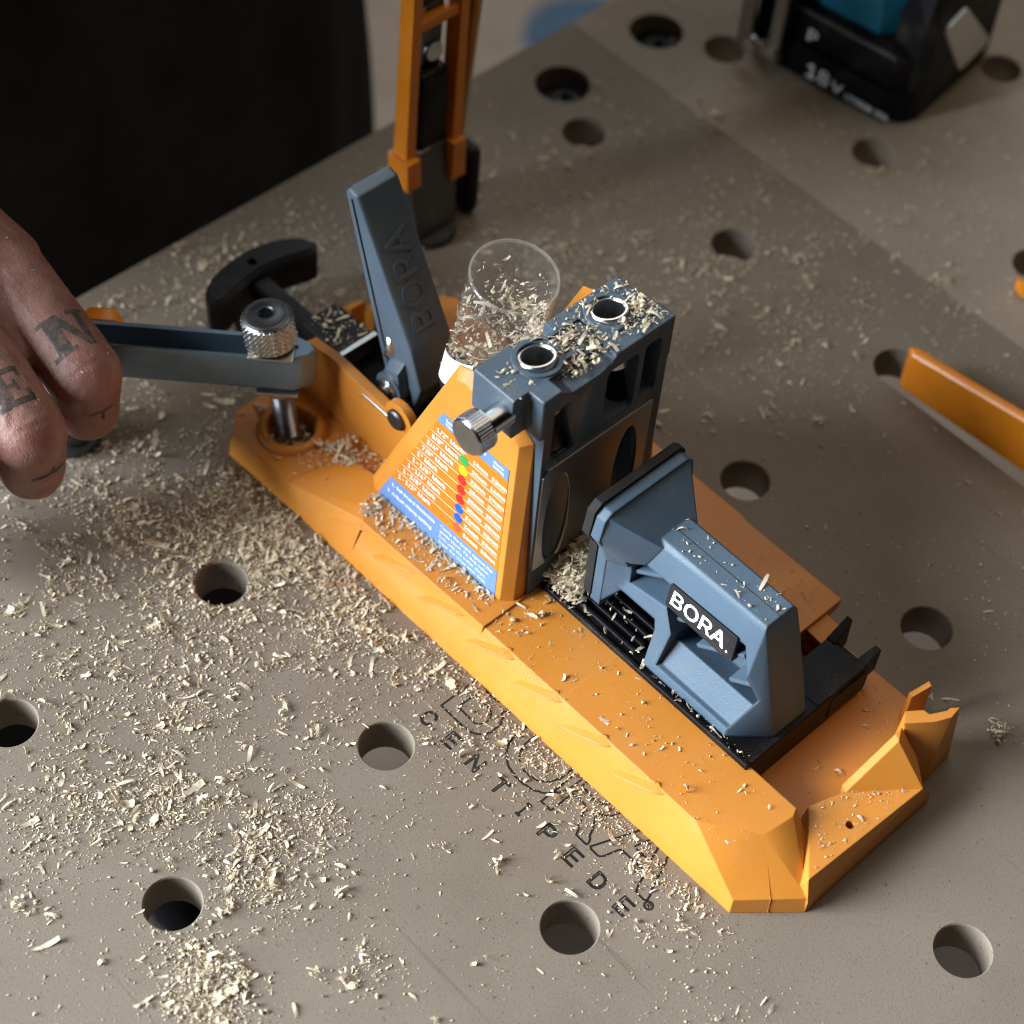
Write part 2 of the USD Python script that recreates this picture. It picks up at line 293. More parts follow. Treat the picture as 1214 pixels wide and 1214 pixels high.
tabm = prism_xz([(133, 6), (140, 6), (141.5, 9), (140, 14), (133, 15)], 190, 199) - cyl((137.3, 180, 10.5), (0, 1, 0), 1.8, 40)
# right-hand end: raised deck, rising wall and hooked corner
deck = hull([(171.5, 149, 0), (173.6, 147.2, 12), (189, 130, 12), (192, 128, 0), (192, 181, 0), (191.2, 176.2, 12), (177, 158.2, 12), (186, 128, 4), (191.9, 128.2, 5), (192, 180.8, 5)])
deck = deck - cyl((185.2, 151.6, 6), (0, 0, 1), 1.25, 10)
rise = hull([(175.2, 159.6, 12), (177.5, 158.4, 12), (178.4, 170, 12.2), (176.4, 170.5, 12), (177.2, 177, 23), (179.4, 176, 23), (191.3, 176.2, 11.8), (175.5, 160, 0), (190, 177, 0), (176, 180, 0), (177, 180, 23), (184, 181.5, 14)])
hookm = hull([(174.6, 181.5, 0), (187.4, 184.6, 0), (186, 198, 0), (177, 200.5, 0), (174.5, 184, 24.5), (177, 180.5, 24.5), (182.4, 187.6, 24.5), (184.6, 192.5, 24.5), (184.0, 197.0, 24.5)]) \
    - hull([(170, 187.5, 3), (179.4, 188.4, 3), (182.0, 193.5, 3), (181.2, 203, 3), (165, 203, 3), (170, 187.5, 30), (179.8, 188.6, 30), (182.4, 193.5, 30), (181.4, 203, 30), (165, 203, 30)])
prong = hull([(168.5, 195, 2), (170.8, 194, 2), (173, 199.4, 2), (171, 200.5, 2), (169, 194.6, 17), (170.6, 194, 17), (173, 198.8, 21), (171.4, 199.6, 21)])
ribs = []
for x in (24, 44.4, 64.8, 85.2, 104.6, 124.4, 144.8):
    yt = 116.6 + .006 * x
    A, B = np.array((x + 1.6, yt - .35, 16.3)), np.array((x - 18.5, fy(x) + 2.2, 9.2))
    n, f_ = np.array((0, -.9, .43)), np.array((0, .43, .9))
    C1, C2 = A * .80 + B * .20, A * .22 + B * .78
    ribs.append(hull([A - n * .4, B - n * .4, C1 + n * 2.2, C2 + n * 1.9, C1 + f_ * 3.0 - n * .5, C2 + f_ * 2.6 - n * .5, C1 - f_ * .1 - n * .6, C2 - f_ * .1 - n * .6, C1 + f_ * 1.4 + n * 1.0, C2 + f_ * 1.2 + n * .8]))
base = obj("base", add(front_a, front_b, step, ramp, plate, ringm, wall_f, wall_b, tray, pad_b, post, back, back2, tabm, deck, rise, hookm, prong), "orange", jig, smooth=28)
for rb in ribs: obj("grip_rib", rb, "orange", base, smooth=40)
mo, mw = np.array((.66, -.66, .35)), np.array((.66, .75, 0))
obj("mould_line", hull([p + mw * w + mo * k for p in (np.array((185.3, 120.2, .3)), np.array((184.7, 120.7, 6)), np.array((172.95, 128.75, 16.5))) for w, k in ((-.16, -.3), (.16, -.3), (0, .16))]), "orange", base, smooth=False)
# ear with pivot pin
ear = hull([(8 + 6.2 * math.cos(a), y, 35.5 + 6.2 * math.sin(a)) for a in np.linspace(0, 2 * math.pi, 28) for y in (139.4, 142.2)] + [(2, y, 24) for y in (139.4, 142.2)] + [(20, y, 24) for y in (139.4, 142.2)])
obj("pivot_ear", ear, "orange", jig, smooth=40)
obj("pivot_pin", lathe([(0, 0), (3.6, 0), (3.6, 1.0), (3.0, 1.6), (0, 1.6)], (7.6, 139.5, 35.6), (0, -1, 0)), "steel_dark", jig)
obj("edge_strip", rbox(-9, 6.5, 138.6, 142.6, 33.3, 34.4, .3), "steel", jig)
# towers
def tower(front):
    pts = Polygon([(8, 16.5), (71.2, 16.5), (68.8, 83.5), (64, 86.6), (55, 88.0), (43.5, 91.2), (38.2, 89.2)])
    pin = pts.buffer(-2.6, join_style=2)
    P = [(x, 134.2, z) for x, z in pts.exterior.coords] + [(x, 129.6 + (z - 17) * .067, z) for x, z in pts.exterior.coords] + [(x, 126.5 + (z - 17) * .067, z) for x, z in pin.exterior.coords] + [(13, 126.4, 16.6), (68, 126.4, 16.6)]
    m = hull(P) - cyl((63.0, 100, 96.4), (0, 1, 0), 7.6, 60)
    if not front:
        m = hull([(x, 316 - y, z) for x, y, z in P])
    return m
obj("side_wall", tower(True), "orange", jig, smooth=30)
obj("side_wall", tower(False), "orange", jig, smooth=30)
# printed setting chart on the front wall
lean = np.array((0, .067, 1.0)); lean /= np.linalg.norm(lean)
def on_label(poly, depth, off):
    """chart coordinates are x and z of the wall face"""
    return place(prism(poly, depth).translate((0, 0, off)), (0, 126.5 - 17 * .067, 0), (1, 0, 0), lean)
TL, TR, BR, BL = (37, 71.4), (64.3, 71.4), (66.4, 17.4), (14.2, 17.4)
lab = Polygon([BL, BR, TR, TL])
lx = lambda z: 14.2 + (z - 17.4) / 54 * 22.8
rx = lambda z: 66.4 - (z - 17.4) / 54 * 2.1
chart = obj("setting_chart", on_label(lab, .25, -.1), "print_orange", jig, smooth=False, label="printed chart of clamp settings with coloured dots")
blue = union_all([Polygon([(lx(z0), z0), (rx(z0), z0), (rx(z1), z1), (lx(z1), z1)]) for z0, z1 in ((67.0, 71.4), (17.4, 28.9))])
for p in blue.geoms: obj("chart_band", on_label(p, .06, .15), "print_blue", chart, smooth=False)
rows = np.linspace(63.6, 32.0, 9)
t1 = ['1/2" Mark', '5/8" Mark', '3/4" Mark', '7/8" Mark', '1" Mark', '1-1/8" Mark', '1-1/4" Mark', '1-3/8" Mark', '1-1/2" Mark']
t3 = ["19mm", "20mm", "22mm", "25mm", "28mm", "30mm", "31mm", "34mm", "54mm"]
t4 = ["12mm", "16mm", "19mm", "22mm", "25mm", "28mm", "32mm", "35mm", "38mm"]
wp = []
for i, z in enumerate(rows):
    wp.append(affinity.translate(text_poly(t1[i], 1.75, True), lx(z) + 1.6, z - .9))
    wp.append(affinity.translate(text_poly(t3[i], 1.55, True), 50.6, z - 1.3))
    wp.append(affinity.translate(text_poly(t4[i], 1.55, True), 58.3, z - 1.3))
    if i: wp.append(sbox(lx(z) + 1, z + 1.78, rx(z) - .8, z + 1.94))
wp.append(sbox(46.6, 63.6, 47.8, 63.9))
for x, s in ((38.5, "Board\nThickness"), (45.2, "Stop Collar"), (51.2, "Board"), (58.2, "Clamp\nSetting")):
    for k, l in enumerate(s.split("\n")): wp.append(affinity.translate(text_poly(l, 1.0, True), x, 69.4 - 1.6 * k))
for z, s in ((25.6, "1. Set board thickness"), (21.8, "2. Adjust clamp setting")):
    wp.append(affinity.translate(text_poly(s, 1.35, True), lx(z) + 2.0, z))
for k, s in enumerate(["Clamp the board against the", "guide block. Fit stop collar.", "Drill until the collar stops.", "Clear the chips each time."]):
    wp.append(affinity.translate(text_poly(s, 1.25, False), 41.5, 26.4 - 2.3 * k))
obj("chart_lettering", [on_label(p, .05, .21) for p in wp], "print_white", chart, smooth=False)
for i, c in enumerate(["green", "yellow", "red", "red", "red", "blue", "blue", "coral"]):
    z = np.linspace(60.6, 32.3, 8)[i]
    obj("chart_dot", on_label(Point(47.4 + .1 * i, z).buffer(1.75, 12), .07, .2), "dot_" + c, chart, smooth=False)
# drill guide block
bl = add(rbox(50.5, 67, 127.0, 181.0, 88.5, 103.6, .7), rbox(50.5, 67, 134.3, 181.6, 15, 95, .6), rbox(65, 72, 132.6, 182.6, 15, 103.8, .6))
bl = bl - box(64.8, 73, 131, 134.25, 10, 88.4) - box(64.8, 73, 181.7, 184, 10, 88.4)
GY = (142.3, 169.3)
cuts = []
for y in GY:
    cuts.append(cyl((59.2 - 1.2 * .24 * 10, y, 114), (13, 0, -54), 4.9, 130))
cuts += [box(55.6, 62.6, 147.5, 161.5, 101.2, 110), box(64.2, 74, 143, 158.5, 101.6, 110), box(48, 54.5, 140, 153, 99, 110), hull([(66.5, y, z) for y, z in ((138, 110), (161, 110), (139.5, 103.2), (159.5, 103.2), (143.5, 100.8), (154.5, 100.8))] + [(75, y, z) for y, z in ((138, 110), (161, 110), (139.5, 103.2), (159.5, 103.2), (143.5, 100.4), (154.5, 100.4))])]
for y0, y1, z0, z1 in ((137.2, 147.6, 76, 97), (157.0, 169.4, 77, 98.5), (171.4, 178.2, 77, 99)):
    rc = sbox(y0, z0, y1, z1).buffer(-2.2).buffer(2.2, 6); ri = rc.buffer(-1.3, 6)
    cuts.append(hull([(73, a, b) for a, b in rc.exterior.coords] + [(58.5, a, b + 1) for a, b in ri.exterior.coords]))
cuts.append(box(66.2, 67.2, 120, 132.4, 15, 110))
bl = bl - add(*cuts)
collars = add(*[cyl((59.2, y, 103), (0, 0, 1), 7.4, 1.3, 7.0) - cyl((59.2, y, 100), (0, 0, 1), 5.6, 8) for y in GY])
blk = obj("drill_guide_block", add(bl, collars), "dark_grey", jig, smooth=30)
for y in GY:
    obj("guide_bushing", place(lathe([(4.3, -16), (5.5, -16), (5.5, .9), (5.2, 1.3), (4.6, 1.3), (4.3, .9)], seg=48), (59.2, y, 103.5), (54, 0, 13), (0, 1, 0)), "steel", blk)
obj("slide_plate", rbox(56.0, 62.2, 140, 161, 101.8, 103.4, .4) - cyl((59.2, GY[0], 90), (0, 0, 1), 5.4, 30), "steel_dark", blk)
sp = prism_yz([(135, 29), (178, 29), (178, 73), (137, 73), (135, 71)], 71.6, 72.5)
for y in GY: sp = sp - cyl((59.2 - 1.2 * .24 * 10, y, 114), (13, 0, -54), 4.9, 130)
obj("wear_plate", sp, "wear_steel", blk, smooth=30)
for y0, z0 in ((149.5, 102.0), (164.5, 103.6)):
    obj("stop_ridge", rbox(64.5, 66.2, y0, y0 + 8, z0 - .6, z0 + .9, .3), "dark_grey", blk)
# knob
kn = obj("lock_knob", add(cyl((63.0, 128, 96.4), (0, -1, 0), 3.7, 10), cyl((63.0, 119.6, 96.4), (0, -1, 0), 5.7, 5.6), cyl((63.0, 114.01, 96.4), (0, -1, 0), 5.7, .5, 5.3)), "steel", jig, smooth=30)
obj("knurling", [rbox(-.28, .28, 0, 4.6, -.25, .28, .1).transform(np.column_stack([[math.cos(a), 0, -math.sin(a)], [0, 1, 0], [math.sin(a), 0, math.cos(a)], [63.0 + 5.7 * math.sin(a), 114.4, 96.4 + 5.7 * math.cos(a)]])) for a in np.linspace(0, 2 * math.pi, 40, endpoint=False)], "steel", kn)
# dust port
TB, TT = np.array((25.2, 156.8, 55.0)), np.array((34.6, 156.8, 106.5)); TA = (TT - TB) / np.linalg.norm(TT - TB); TH = float(np.linalg.norm(TT - TB))
port = lathe([(12.1, 0), (12.8, 0), (12.8, TH - .9), (12.1, TH - .9)], TB, TA, seg=96)
dp = obj("dust_port", port, "clear", jig, smooth=35)
obj("port_rim", lathe([(12.1, TH - .9), (12.8, TH - .9), (12.9, TH - .6), (12.9, TH - .2), (12.7, TH), (12.2, TH)], TB, TA, seg=96), "clear_rim", dp, smooth=35)
tx_ = np.cross([0, 1.0, 0], TA); tx_ /= np.linalg.norm(tx_); ty_ = np.cross(TA, tx_)
def on_tube(r, a, h): return TB + tx_ * r * math.cos(a) + ty_ * r * math.sin(a) + TA * h
sv, sf = [], []
for o_, r_ in ((0, 12.86), (1, 13.05)):
    for a in np.linspace(math.radians(218), math.radians(288), 14):
        for h in (0.6, 13.6): sv.append(on_tube(r_, a, h + 9.0 * (a - 3.93)))
for i in range(13):
    for o in (0, 28): a, b, c, d = o + 2 * i, o + 2 * i + 1, o + 2 * i + 3, o + 2 * i + 2; sf += [(a, b, c), (a, c, d)]
obj("sticker", trimesh.Trimesh(np.array(sv), np.array(sf), process=False), "white_label", dp, smooth=True, label="blank white sticker on the clear port")
# clamp lever
lv = Polygon([(-28.6, 97.0), (-26.5, 99.6), (-22.6, 98.6), (2.2, 54), (7.2, 40), (5.0, 31), (-5.0, 29.5), (-9.6, 35.2)]).buffer(-1.2).buffer(1.2, 8)
li = lv.buffer(-1.8, 6)
lever = hull([(x, y, z) for x, z in lv.exterior.coords for y in (150.8, 163.4)] + [(x, y, z) for x, z in lv.buffer(-.5, 6).exterior.coords for y in (149.5, 164.7)] + [(x, y, z) for x, z in li.exterior.coords for y in (149.0, 165.2)])
gr = LineString([(-24.6, 96.0), (-6.0, 36.5)]).buffer(.45)
lever = lever - prism_xz(list(gr.exterior.coords), 148, 149.6)
lug = add(cyl((-3.4, 145.4, 35.6), (0, 1, 0), 5.6, 22), hull([(-8, 146, 33), (2, 146, 33), (0, 146, 44), (-6, 146, 42), (-8, 152, 33), (2, 152, 33), (0, 152, 50), (-7, 152, 48)]))
lvo = obj("clamp_lever", add(lever, lug), "lever_grey", jig, smooth=40)
face_d = np.array((-24.8, 0, 44.6)); face_d /= np.linalg.norm(face_d)
bt = fit_text("BORA", 33, 8.8, True)
obj("raised_lettering", place(prism(bt, .7), np.array((0.2, 161.0, 57.6)) + np.array((.87, 0, .49)) * -.25, face_d, (0, -1, 0)), "lever_grey", lvo, smooth=False)
obj("rivet", lathe([(0, 0), (3.8, 0), (3.8, .8), (3.2, 1.2), (2.2, 1.2), (2.0, 1.9), (0, 2.2)], (-3.4, 145.4, 35.6), (0, -1, 0)), "steel", lvo)
obj("stop_bolt", lathe([(0, 0), (5.6, 0), (5.6, 3.2), (5.0, 4), (0, 4)], (-8.5, 153.5, 47.5), (-.6, -.8, .1)), "zinc", jig)
# adjuster: black frame, slide, shaft and handle
obj("link_frame", add(rbox(-34, 16, 142.8, 146.0, 8, 32, .6), rbox(-34, 16, 166, 171.5, 8, 32, .6), rbox(-36, 14, 144, 170, 5, 20, .6)), "black", jig)
obj("slide_block", add(rbox(-46, -28, 146, 160.5, 10, 30, .9), rbox(-29.5, -26.5, 145.6, 161, 16, 29, .4)), "black_matte", jig)
obj("slide_clip", rbox(-28.2, -26.2, 145.2, 161.2, 24, 30.6, .3), "zinc", jig)
shaft = obj("adjuster_shaft", rbox(-82, -44, 151, 158, 12, 19, 1.2), "black_matte", jig)
cres_o = []
th = np.linspace(-1.0, 1.0, 21)
cr = Polygon([(-83.5 + 6.5 * (t ** 2) - 5.0 * math.sqrt(max(0, 1 - (abs(t)) ** 6)), 155.5 + 22 * t) for t in th] + [(-83.5 + 6.5 * (t ** 2) + 5.0 * math.sqrt(max(0, 1 - abs(t) ** 6)), 155.5 + 22 * t) for t in th[::-1]]).buffer(.6)
cin = cr.buffer(-1.5)
hnd = add(prism(cr, 12).translate((0, 0, 9)), prism(cin, 15).translate((0, 0, 7.5)), prism(cr.buffer(-.6), 13.6).translate((0, 0, 8.2)))
obj("adjuster_handle", hnd - cyl((-83, 155.5, 15), (0, 0, 1), 1.6, 20), "black_matte", jig, smooth=50)
# slide rail under the clamp
rail = add(rbox(72, 155.6, 139.6, 178, 4, 18.0, .5), rbox(72, 155.6, 139.6, 141.0, 12, 18.9, .3), rbox(143, 156, 176, 193, 6, 16.5, .6), hull([(141, 190, 9), (144, 190, 9), (143, 199, 9), (140.5, 199, 9), (141, 190, 18.5), (144, 190, 18.5), (142.6, 199, 21), (140.6, 199, 21)]), hull([(151.5, 190, 9), (154.8, 190, 9), (154.6, 198.6, 9), (152, 198.6, 9), (151.5, 190, 18), (154.8, 190, 18), (154.6, 198.6, 19), (152.4, 198.6, 19)]), rbox(141, 155.4, 170, 191, 15.5, 18.2, .4))
rl = obj("slide_rail", rail, "black", jig, smooth=30)
for k in range(9): obj("rail_tooth", rbox(81, 108, 143.0 + 3.3 * k, 144.5 + 3.3 * k, 17.4, 19.2, .3), "black", rl)
# grey clamp
YC = 159.5
def mir(P): return list(P) + [(x, 2 * YC - y, z) for x, y, z in P]
body = hull(mir([(91, 142.4, 18.2), (144.3, 142.5, 18.2), (153.8, 152.7, 18.2), (91, 152.6, 56.4), (142.2, 152.9, 56.4), (142.9, 153.6, 55.6), (91, 154.0, 58), (141.6, 154.2, 58)]))
prof = Polygon([(90, 33), (97, 34.4), (110, 34.4), (111.2, 31.5), (112, 18.2), (156, 18.2), (156, 60), (90, 60)])
body = body ^ prism_xz(list(prof.exterior.coords), 130, 190)
flare = hull([(90.5, y, z) for y, z in ((145, 44), (174, 44), (140.8, 57), (178.2, 57), (143, 65), (176, 65))] + [(96, 145.8, 50), (96, 173.2, 50), (95, 147, 61), (95, 172, 61), (104, 152.5, 56.6), (104, 166.5, 56.6), (100, 149.2, 45), (100, 169.8, 45)])
flare2 = hull([(90.5, 145, 24), (90.5, 174, 24), (90.5, 145, 50), (90.5, 174, 50), (94, 147.2, 34), (94, 171.8, 34), (97, 148, 35), (97, 171, 35), (98, 150, 49), (98, 169, 49)])
pl_o = Polygon([(145, 22), (145, 47.6), (140.6, 56), (142, 64), (144.5, 66), (174.5, 66), (177, 64), (178.4, 56), (174, 47.6), (174, 22)]).buffer(-.8).buffer(.8, 6)
plate_m = prism_yz(list(pl_o.exterior.coords), 87.2, 90.8)
win = Polygon([(96.4, 47.6), (98.2, 38.6), (112.2, 40.6), (116.6, 34), (116, 21.2), (144, 21.0), (147.2, 32), (138.6, 48.8)])
pk = prism_xz(list(win.exterior.coords), 130, 157.6)
pk_b = prism_xz(list(win.exterior.coords), 161.4, 190)
clampm = add(body, flare, flare2, plate_m) - add(pk, pk_b)
panel = hull([(115, 144.6, 20.2), (146.2, 144.6, 20.2), (115, 149.6, 29.5), (146.6, 149.6, 29.5), (115, 158, 20), (147, 158, 20), (115, 158, 27), (147, 158, 27)]) ^ prism_xz(list(win.buffer(.5).exterior.coords), 130, 190)
ribm = []
for x, z in ((97.5, 40.5), (112, 33.5), (124, 32.5), (137, 30)):
    d = np.array((.8, 0, .6)); n = np.array((-.6, 0, .8)); o = np.array((x, 0, z))
    L = 20 if x < 136 else 9
    ribm.append(hull([o + d * s + n * k + (0, y, 0) for s in (0, L) for k in (0, 1.2) for y in (150.2, 158.5)]) ^ prism_xz(list(win.buffer(.3).exterior.coords), 130, 190))
cb = obj("clamp_block", add(clampm, panel), "grey_blue", jig, smooth=30)
for r_ in ribm: obj("web_rib", r_, "grey_blue", cb, smooth=20)
obj("clamp_pad", prism_yz([(144.6, 24.5), (144.6, 48), (140.2, 56), (141.4, 65), (144, 67.2), (175, 67.2), (177.4, 65), (178.8, 56), (174.4, 48), (174.4, 24.5)], 84.4, 87.2), "rubber", cb, smooth=20)
obj("mould_seam", rbox(101, 141.5, 159.4, 159.65, 57.5, 58.06, .05), "black_matte", cb)
cl_d = np.array((0, .26, 1.0)); cl_d /= np.linalg.norm(cl_d)
npl = Polygon([(111.4, 41.6), (137.0, 41.0), (136.0, 49.6), (110.8, 49.2)]).buffer(-.5).buffer(.5)
def on_clamp(poly, depth, off): return place(prism(poly, depth).translate((0, 0, off)), (0, 143 - 18.2 * .26, 0), (1, 0, 0), (0, .26 / 1.0, 1))
def lean_scale(p): return affinity.scale(p, 1, math.hypot(1, .26), origin=(0, 0))
obj("name_plate", on_clamp(lean_scale(npl), 2.8, -1.9), "black_matte", cb, smooth=20)
obj("name_plate_lettering", on_clamp(lean_scale(union_all([fit_text("BORA", 20.5, 5.0, True, 112.6, 43.0), Point(134.4, 43.2).buffer(.4)])), .12, .88), "print_white", cb, smooth=False)

# ------------------------------------------------------------------ bench clamp held by the hand
AO = np.array((-30.0, 126.0, 0)); A_ = np.array((.719, .695, 0)); B_ = np.array((.695, -.719, 0))
def inarm(m): return m.transform(np.column_stack([A_, -B_, [0, 0, 1], AO]))
bc = thing("bench_clamp", "grey channel-arm bench clamp held by the tattooed hand, its screw foot in the orange ring", "bench clamp", (-30, 126, 0))
pl = [(-120, -5.2), (4, -5.2), (8.6, -2.6), (10.2, 0), (8.6, 2.6), (4, 5.2), (-120, 5.2)]
pl2 = [(-120, -4.6), (3.6, -4.6), (8, -2.3), (9.4, 0), (8, 2.3), (3.6, 4.6), (-120, 4.6)]
armm = hull([(x, y, z) for x, y in pl for z in (33, 45)] + [(x, y, z) for x, y in pl2 for z in (31.4, 46)])
armm = armm - add(hull([(x, y, z) for x in (-130, 2) for y in (-3.1, 3.1) for z in (38, 48)] + [(5, 0, 38), (5, 0, 48)]), box(-130, 1, -4.6, -2.0, 44.4, 48), box(-8, 2, -2.6, 2.6, 20, 60))
arm = obj("arm", inarm(armm), "arm_grey", bc, smooth=30)
obj("clip_plate", inarm(add(rbox(-10, 4, -7, 6, 46.1, 47.2, .3), rbox(-8, 5, -6, 6, 29.4, 30.6, .3), cyl((-1.5, 0, 26.5), (0, 0, 1), 4.4, 4))), "zinc", bc)
bd = np.array((-34.0, 123.4, 58)) - np.array((-28.0, 125.8, 6)); bd /= np.linalg.norm(bd)
thr = [(0, 0)] + [(2.6 + 1.1 * (k % 2), k * .8) for k in range(45)] + [(0, 44 * .8)]
obj("screw", cylmap(Manifold.revolve(CrossSection([np.array(thr)], m3.FillRule.NonZero), 28), np.array((-28.2, 125.7, 8)), bd), "thread_steel", bc, smooth=20)
obj("screw_foot", lathe([(0, 0), (7.2, 0), (7.3, 1.0), (6.6, 2.0), (4.0, 2.8), (3.2, 4.0), (2.6, 4.8), (3.3, 5.6), (0, 6)], (-27.8, 125.7, 3.4)), "steel", bc, smooth=35)
# knurled thumb nut
ns, nh = 144, 24
nv, nf = [], []
for j in range(nh + 1):
    z = j / nh * 11.0
    for i in range(ns):
        a = i / ns * 2 * math.pi
        k = 30; p1 = abs(((a * k / (2 * math.pi) + z * .55) % 1) - .5) * 2; p2 = abs(((a * k / (2 * math.pi) - z * .55) % 1) - .5) * 2
        edge = min(1, min(z, 11 - z) / .8)
        r = 7.7 - .5 * (1 - edge) + .55 * edge * min(p1, p2)
        nv.append((r * math.cos(a), r * math.sin(a), z))
for j in range(nh):
    for i in range(ns):
        a, b = j * ns + i, j * ns + (i + 1) % ns; nf += [(a, b, b + ns), (a, b + ns, a + ns)]
for base_, z, fl_ in ((0, 0, True), (nh * ns, 11.0, False)):
    c = len(nv); nv.append((0, 0, z)); nf += [((base_ + (i + 1) % ns, base_ + i, c) if fl_ else (base_ + i, base_ + (i + 1) % ns, c)) for i in range(ns)]
def tilt(m, o): 
    z = bd; x = np.cross([0, 1.0, 0], z); x /= np.linalg.norm(x); y = np.cross(z, x)
    if isinstance(m, Manifold): return m.transform(np.column_stack([x, y, z, o]))
    m = m.copy(); T = np.eye(4); T[:3, :3] = np.column_stack([x, y, z]); T[:3, 3] = o; m.apply_transform(T); return m
NO = np.array((-28.2, 125.7, 8)) + bd * 39.6
nut = obj("thumb_nut", tilt(trimesh.Trimesh(np.array(nv), np.array(nf), process=False), NO), "zinc", bc, smooth=18, label="knurled steel thumb nut on top of the arm")
obj("nut_cap", tilt(lathe([(2.2, 10.8), (7.0, 10.8), (7.2, 11.3), (6.5, 11.7), (5, 11.5), (3.6, 12.1), (2.6, 12.1), (2.2, 11.6)], seg=48), NO), "steel_dark", nut)
obj("nut_bore", tilt(cyl((0, 0, 10.9), (0, 0, 1), 2.3, .35, seg=6), NO), "black", nut)
obj("grip_lever", inarm(hull([(x, y, z) for x, y in ((-80, -5), (-76, 0), (-80, 5), (-135, 6), (-135, -6)) for z in (5, 11)] + [(-80, 0, 13), (-135, 0, 13), (-80, 0, 3), (-135, 0, 3)])), "black_matte", bc, smooth=40)
obj("release_tab", inarm(hull([(x, y, z) for x in (-60, -52) for y in (5, 10) for z in (40, 46)] + [(-49, 7, 42), (-63, 7, 44), (-56, 8, 47.5)])), "orange_smooth", bc, smooth=40)
obj("post", add(cyl((-76.2, 76.2, -30), (0, 0, 1), 7.6, 38), cyl((-76.2, 76.2, .4), (0, 0, 1), 9.5, 3), cyl((-76.2, 76.2, 4), (0, 0, 1), 6, 28)), "steel_dark", bc)

# ------------------------------------------------------------------ person
person = thing("person", "person in black apron and trousers, tattooed hand gripping the grey bench clamp", "person", (-260, 110, -850))
def chain(pts):
    out = []
    for (a, ra), (b, rb) in zip(pts[:-1], pts[1:]):
        sa = Manifold.sphere(ra, 28).translate(tuple(a)); sb = Manifold.sphere(rb, 28).translate(tuple(b))
        out.append(Manifold.batch_hull([sa, sb]))
    return out
FING = [  # each: MCP, PIP, DIP, tip
    [((-96, 72, 64), 12.5), ((-53, 70.5, 53.5), 11.2), ((-55, 71.0, 35.5), 9.4), ((-72, 73, 24), 8.0)],
    [((-92, 49, 66), 12.5), ((-46, 45.5, 52), 11.4), ((-48.5, 46.5, 33.5), 9.6), ((-66, 50, 21), 8.2)],
    [((-88, 27, 62), 11.8), ((-49, 22.5, 48), 10.4), ((-51, 24, 30), 8.8), ((-67, 27, 19), 7.6)],
    [((-86, 8, 56), 10.5), ((-56, 3, 45), 8.8), ((-57, 6, 29), 7.8), ((-69, 9, 19), 6.8)]]
parts = []
for f in FING: parts += chain(f)
palm = [Manifold.sphere(r, 24).translate(p) for p, r in (((-96, 73, 63), 12.5), ((-92, 50, 65), 12.5), ((-88, 28, 61), 11.8), ((-86, 8, 55), 10.5), ((-132, 58, 82), 17), ((-126, 24, 76), 17), ((-100, 64, 52), 10))]
parts.append(Manifold.batch_hull(palm[0:2] + [palm[4], palm[6]])); parts.append(Manifold.batch_hull(palm[1:3] + palm[4:6])); parts.append(Manifold.batch_hull(palm[2:4] + [palm[5]]))
parts += chain([((-128, 60, 70), 14), ((-118, 72, 50), 12), ((-104, 82, 32), 10), ((-86, 86, 20), 8.6)])
web = Manifold.batch_hull([Manifold.sphere(8, 20).translate((-114, 74, 52)), Manifold.sphere(9, 20).translate((-96, 72, 58)), Manifold.sphere(12, 20).translate((-128, 62, 74))]); parts.append(web)
parts += [Manifold.batch_hull([Manifold.sphere(17, 24).translate((-132, 56, 82)), Manifold.sphere(17, 24).translate((-126, 26, 76)), Manifold.sphere(21, 24).translate((-146, 30, 96)), Manifold.sphere(21, 24).translate((-140, 8, 92))])]
parts += chain([((-143, 19, 94), 23), ((-168, -45, 125), 30), ((-215, -150, 185), 41), ((-235, -170, 250), 44), ((-330, -130, 560), 56)])
for i in range(3):
    (m0, r0), (p0, _) = FING[i][0], FING[i][1]; (m1, r1), (p1, _) = FING[i + 1][0], FING[i + 1][1]
    m0, p0, m1, p1 = (np.array(v, float) for v in (m0, p0, m1, p1))
    parts.append(Manifold.batch_hull([Manifold.sphere(8.5, 20).translate(tuple(m0 + (p0 - m0) * .56 - (0, 0, 3.5))), Manifold.sphere(8.5, 20).translate(tuple(m1 + (p1 - m1) * .50 - (0, 0, 3.5))), Manifold.sphere(r0 - 1, 20).translate(tuple(m0)), Manifold.sphere(r1 - 1, 20).translate(tuple(m1))]))
hand_m = add(*parts).refine_to_length(1.7)
hm = tri(hand_m); hm.merge_vertices()
trimesh.smoothing.filter_taubin(hm, lamb=.5, nu=.52, iterations=44)
HV = np.array(hm.vertices)
HN = np.array(hm.vertex_normals); disp = np.zeros(len(HV))
for fi, f in enumerate(FING):
    Mc, Pp, Dd = (np.array(f[k][0], float) for k in (0, 1, 2)); d = (Pp - Mc) / np.linalg.norm(Pp - Mc); e = (Dd - Pp) / np.linalg.norm(Dd - Pp)
    up = HN @ (np.array((0, 0, 1.0)) + d * .5) > .15
    wob = 1.1 * (meshkit.noise(HV / 5.0 + fi * 9) - .5)
    near_p = np.linalg.norm(HV - Pp, axis=1) < 19
    sP = (HV - Pp) @ d + wob
    for c_, w_, a_ in ((-6.5, .55, .28), (-4.2, .6, .42), (-2.0, .6, .38), (.4, .6, .45), (3.0, .6, .35)):
        disp -= a_ * np.exp(-((sP - c_) / w_) ** 2) * (near_p & up)
    near_m = (np.linalg.norm(HV - (Mc + d * 12), axis=1) < 22)
    sM = (HV - Mc) @ d + 2 * wob
    for c_ in (4, 7.5, 11, 14.5, 18, 21.5):
        disp -= .22 * np.exp(-((sM - c_) / .7) ** 2) * (near_m & up)
disp += .5 * (meshkit.fbm(HV / 9.0, 3, 4) - .5)
hm.vertices = HV + HN * disp[:, None]
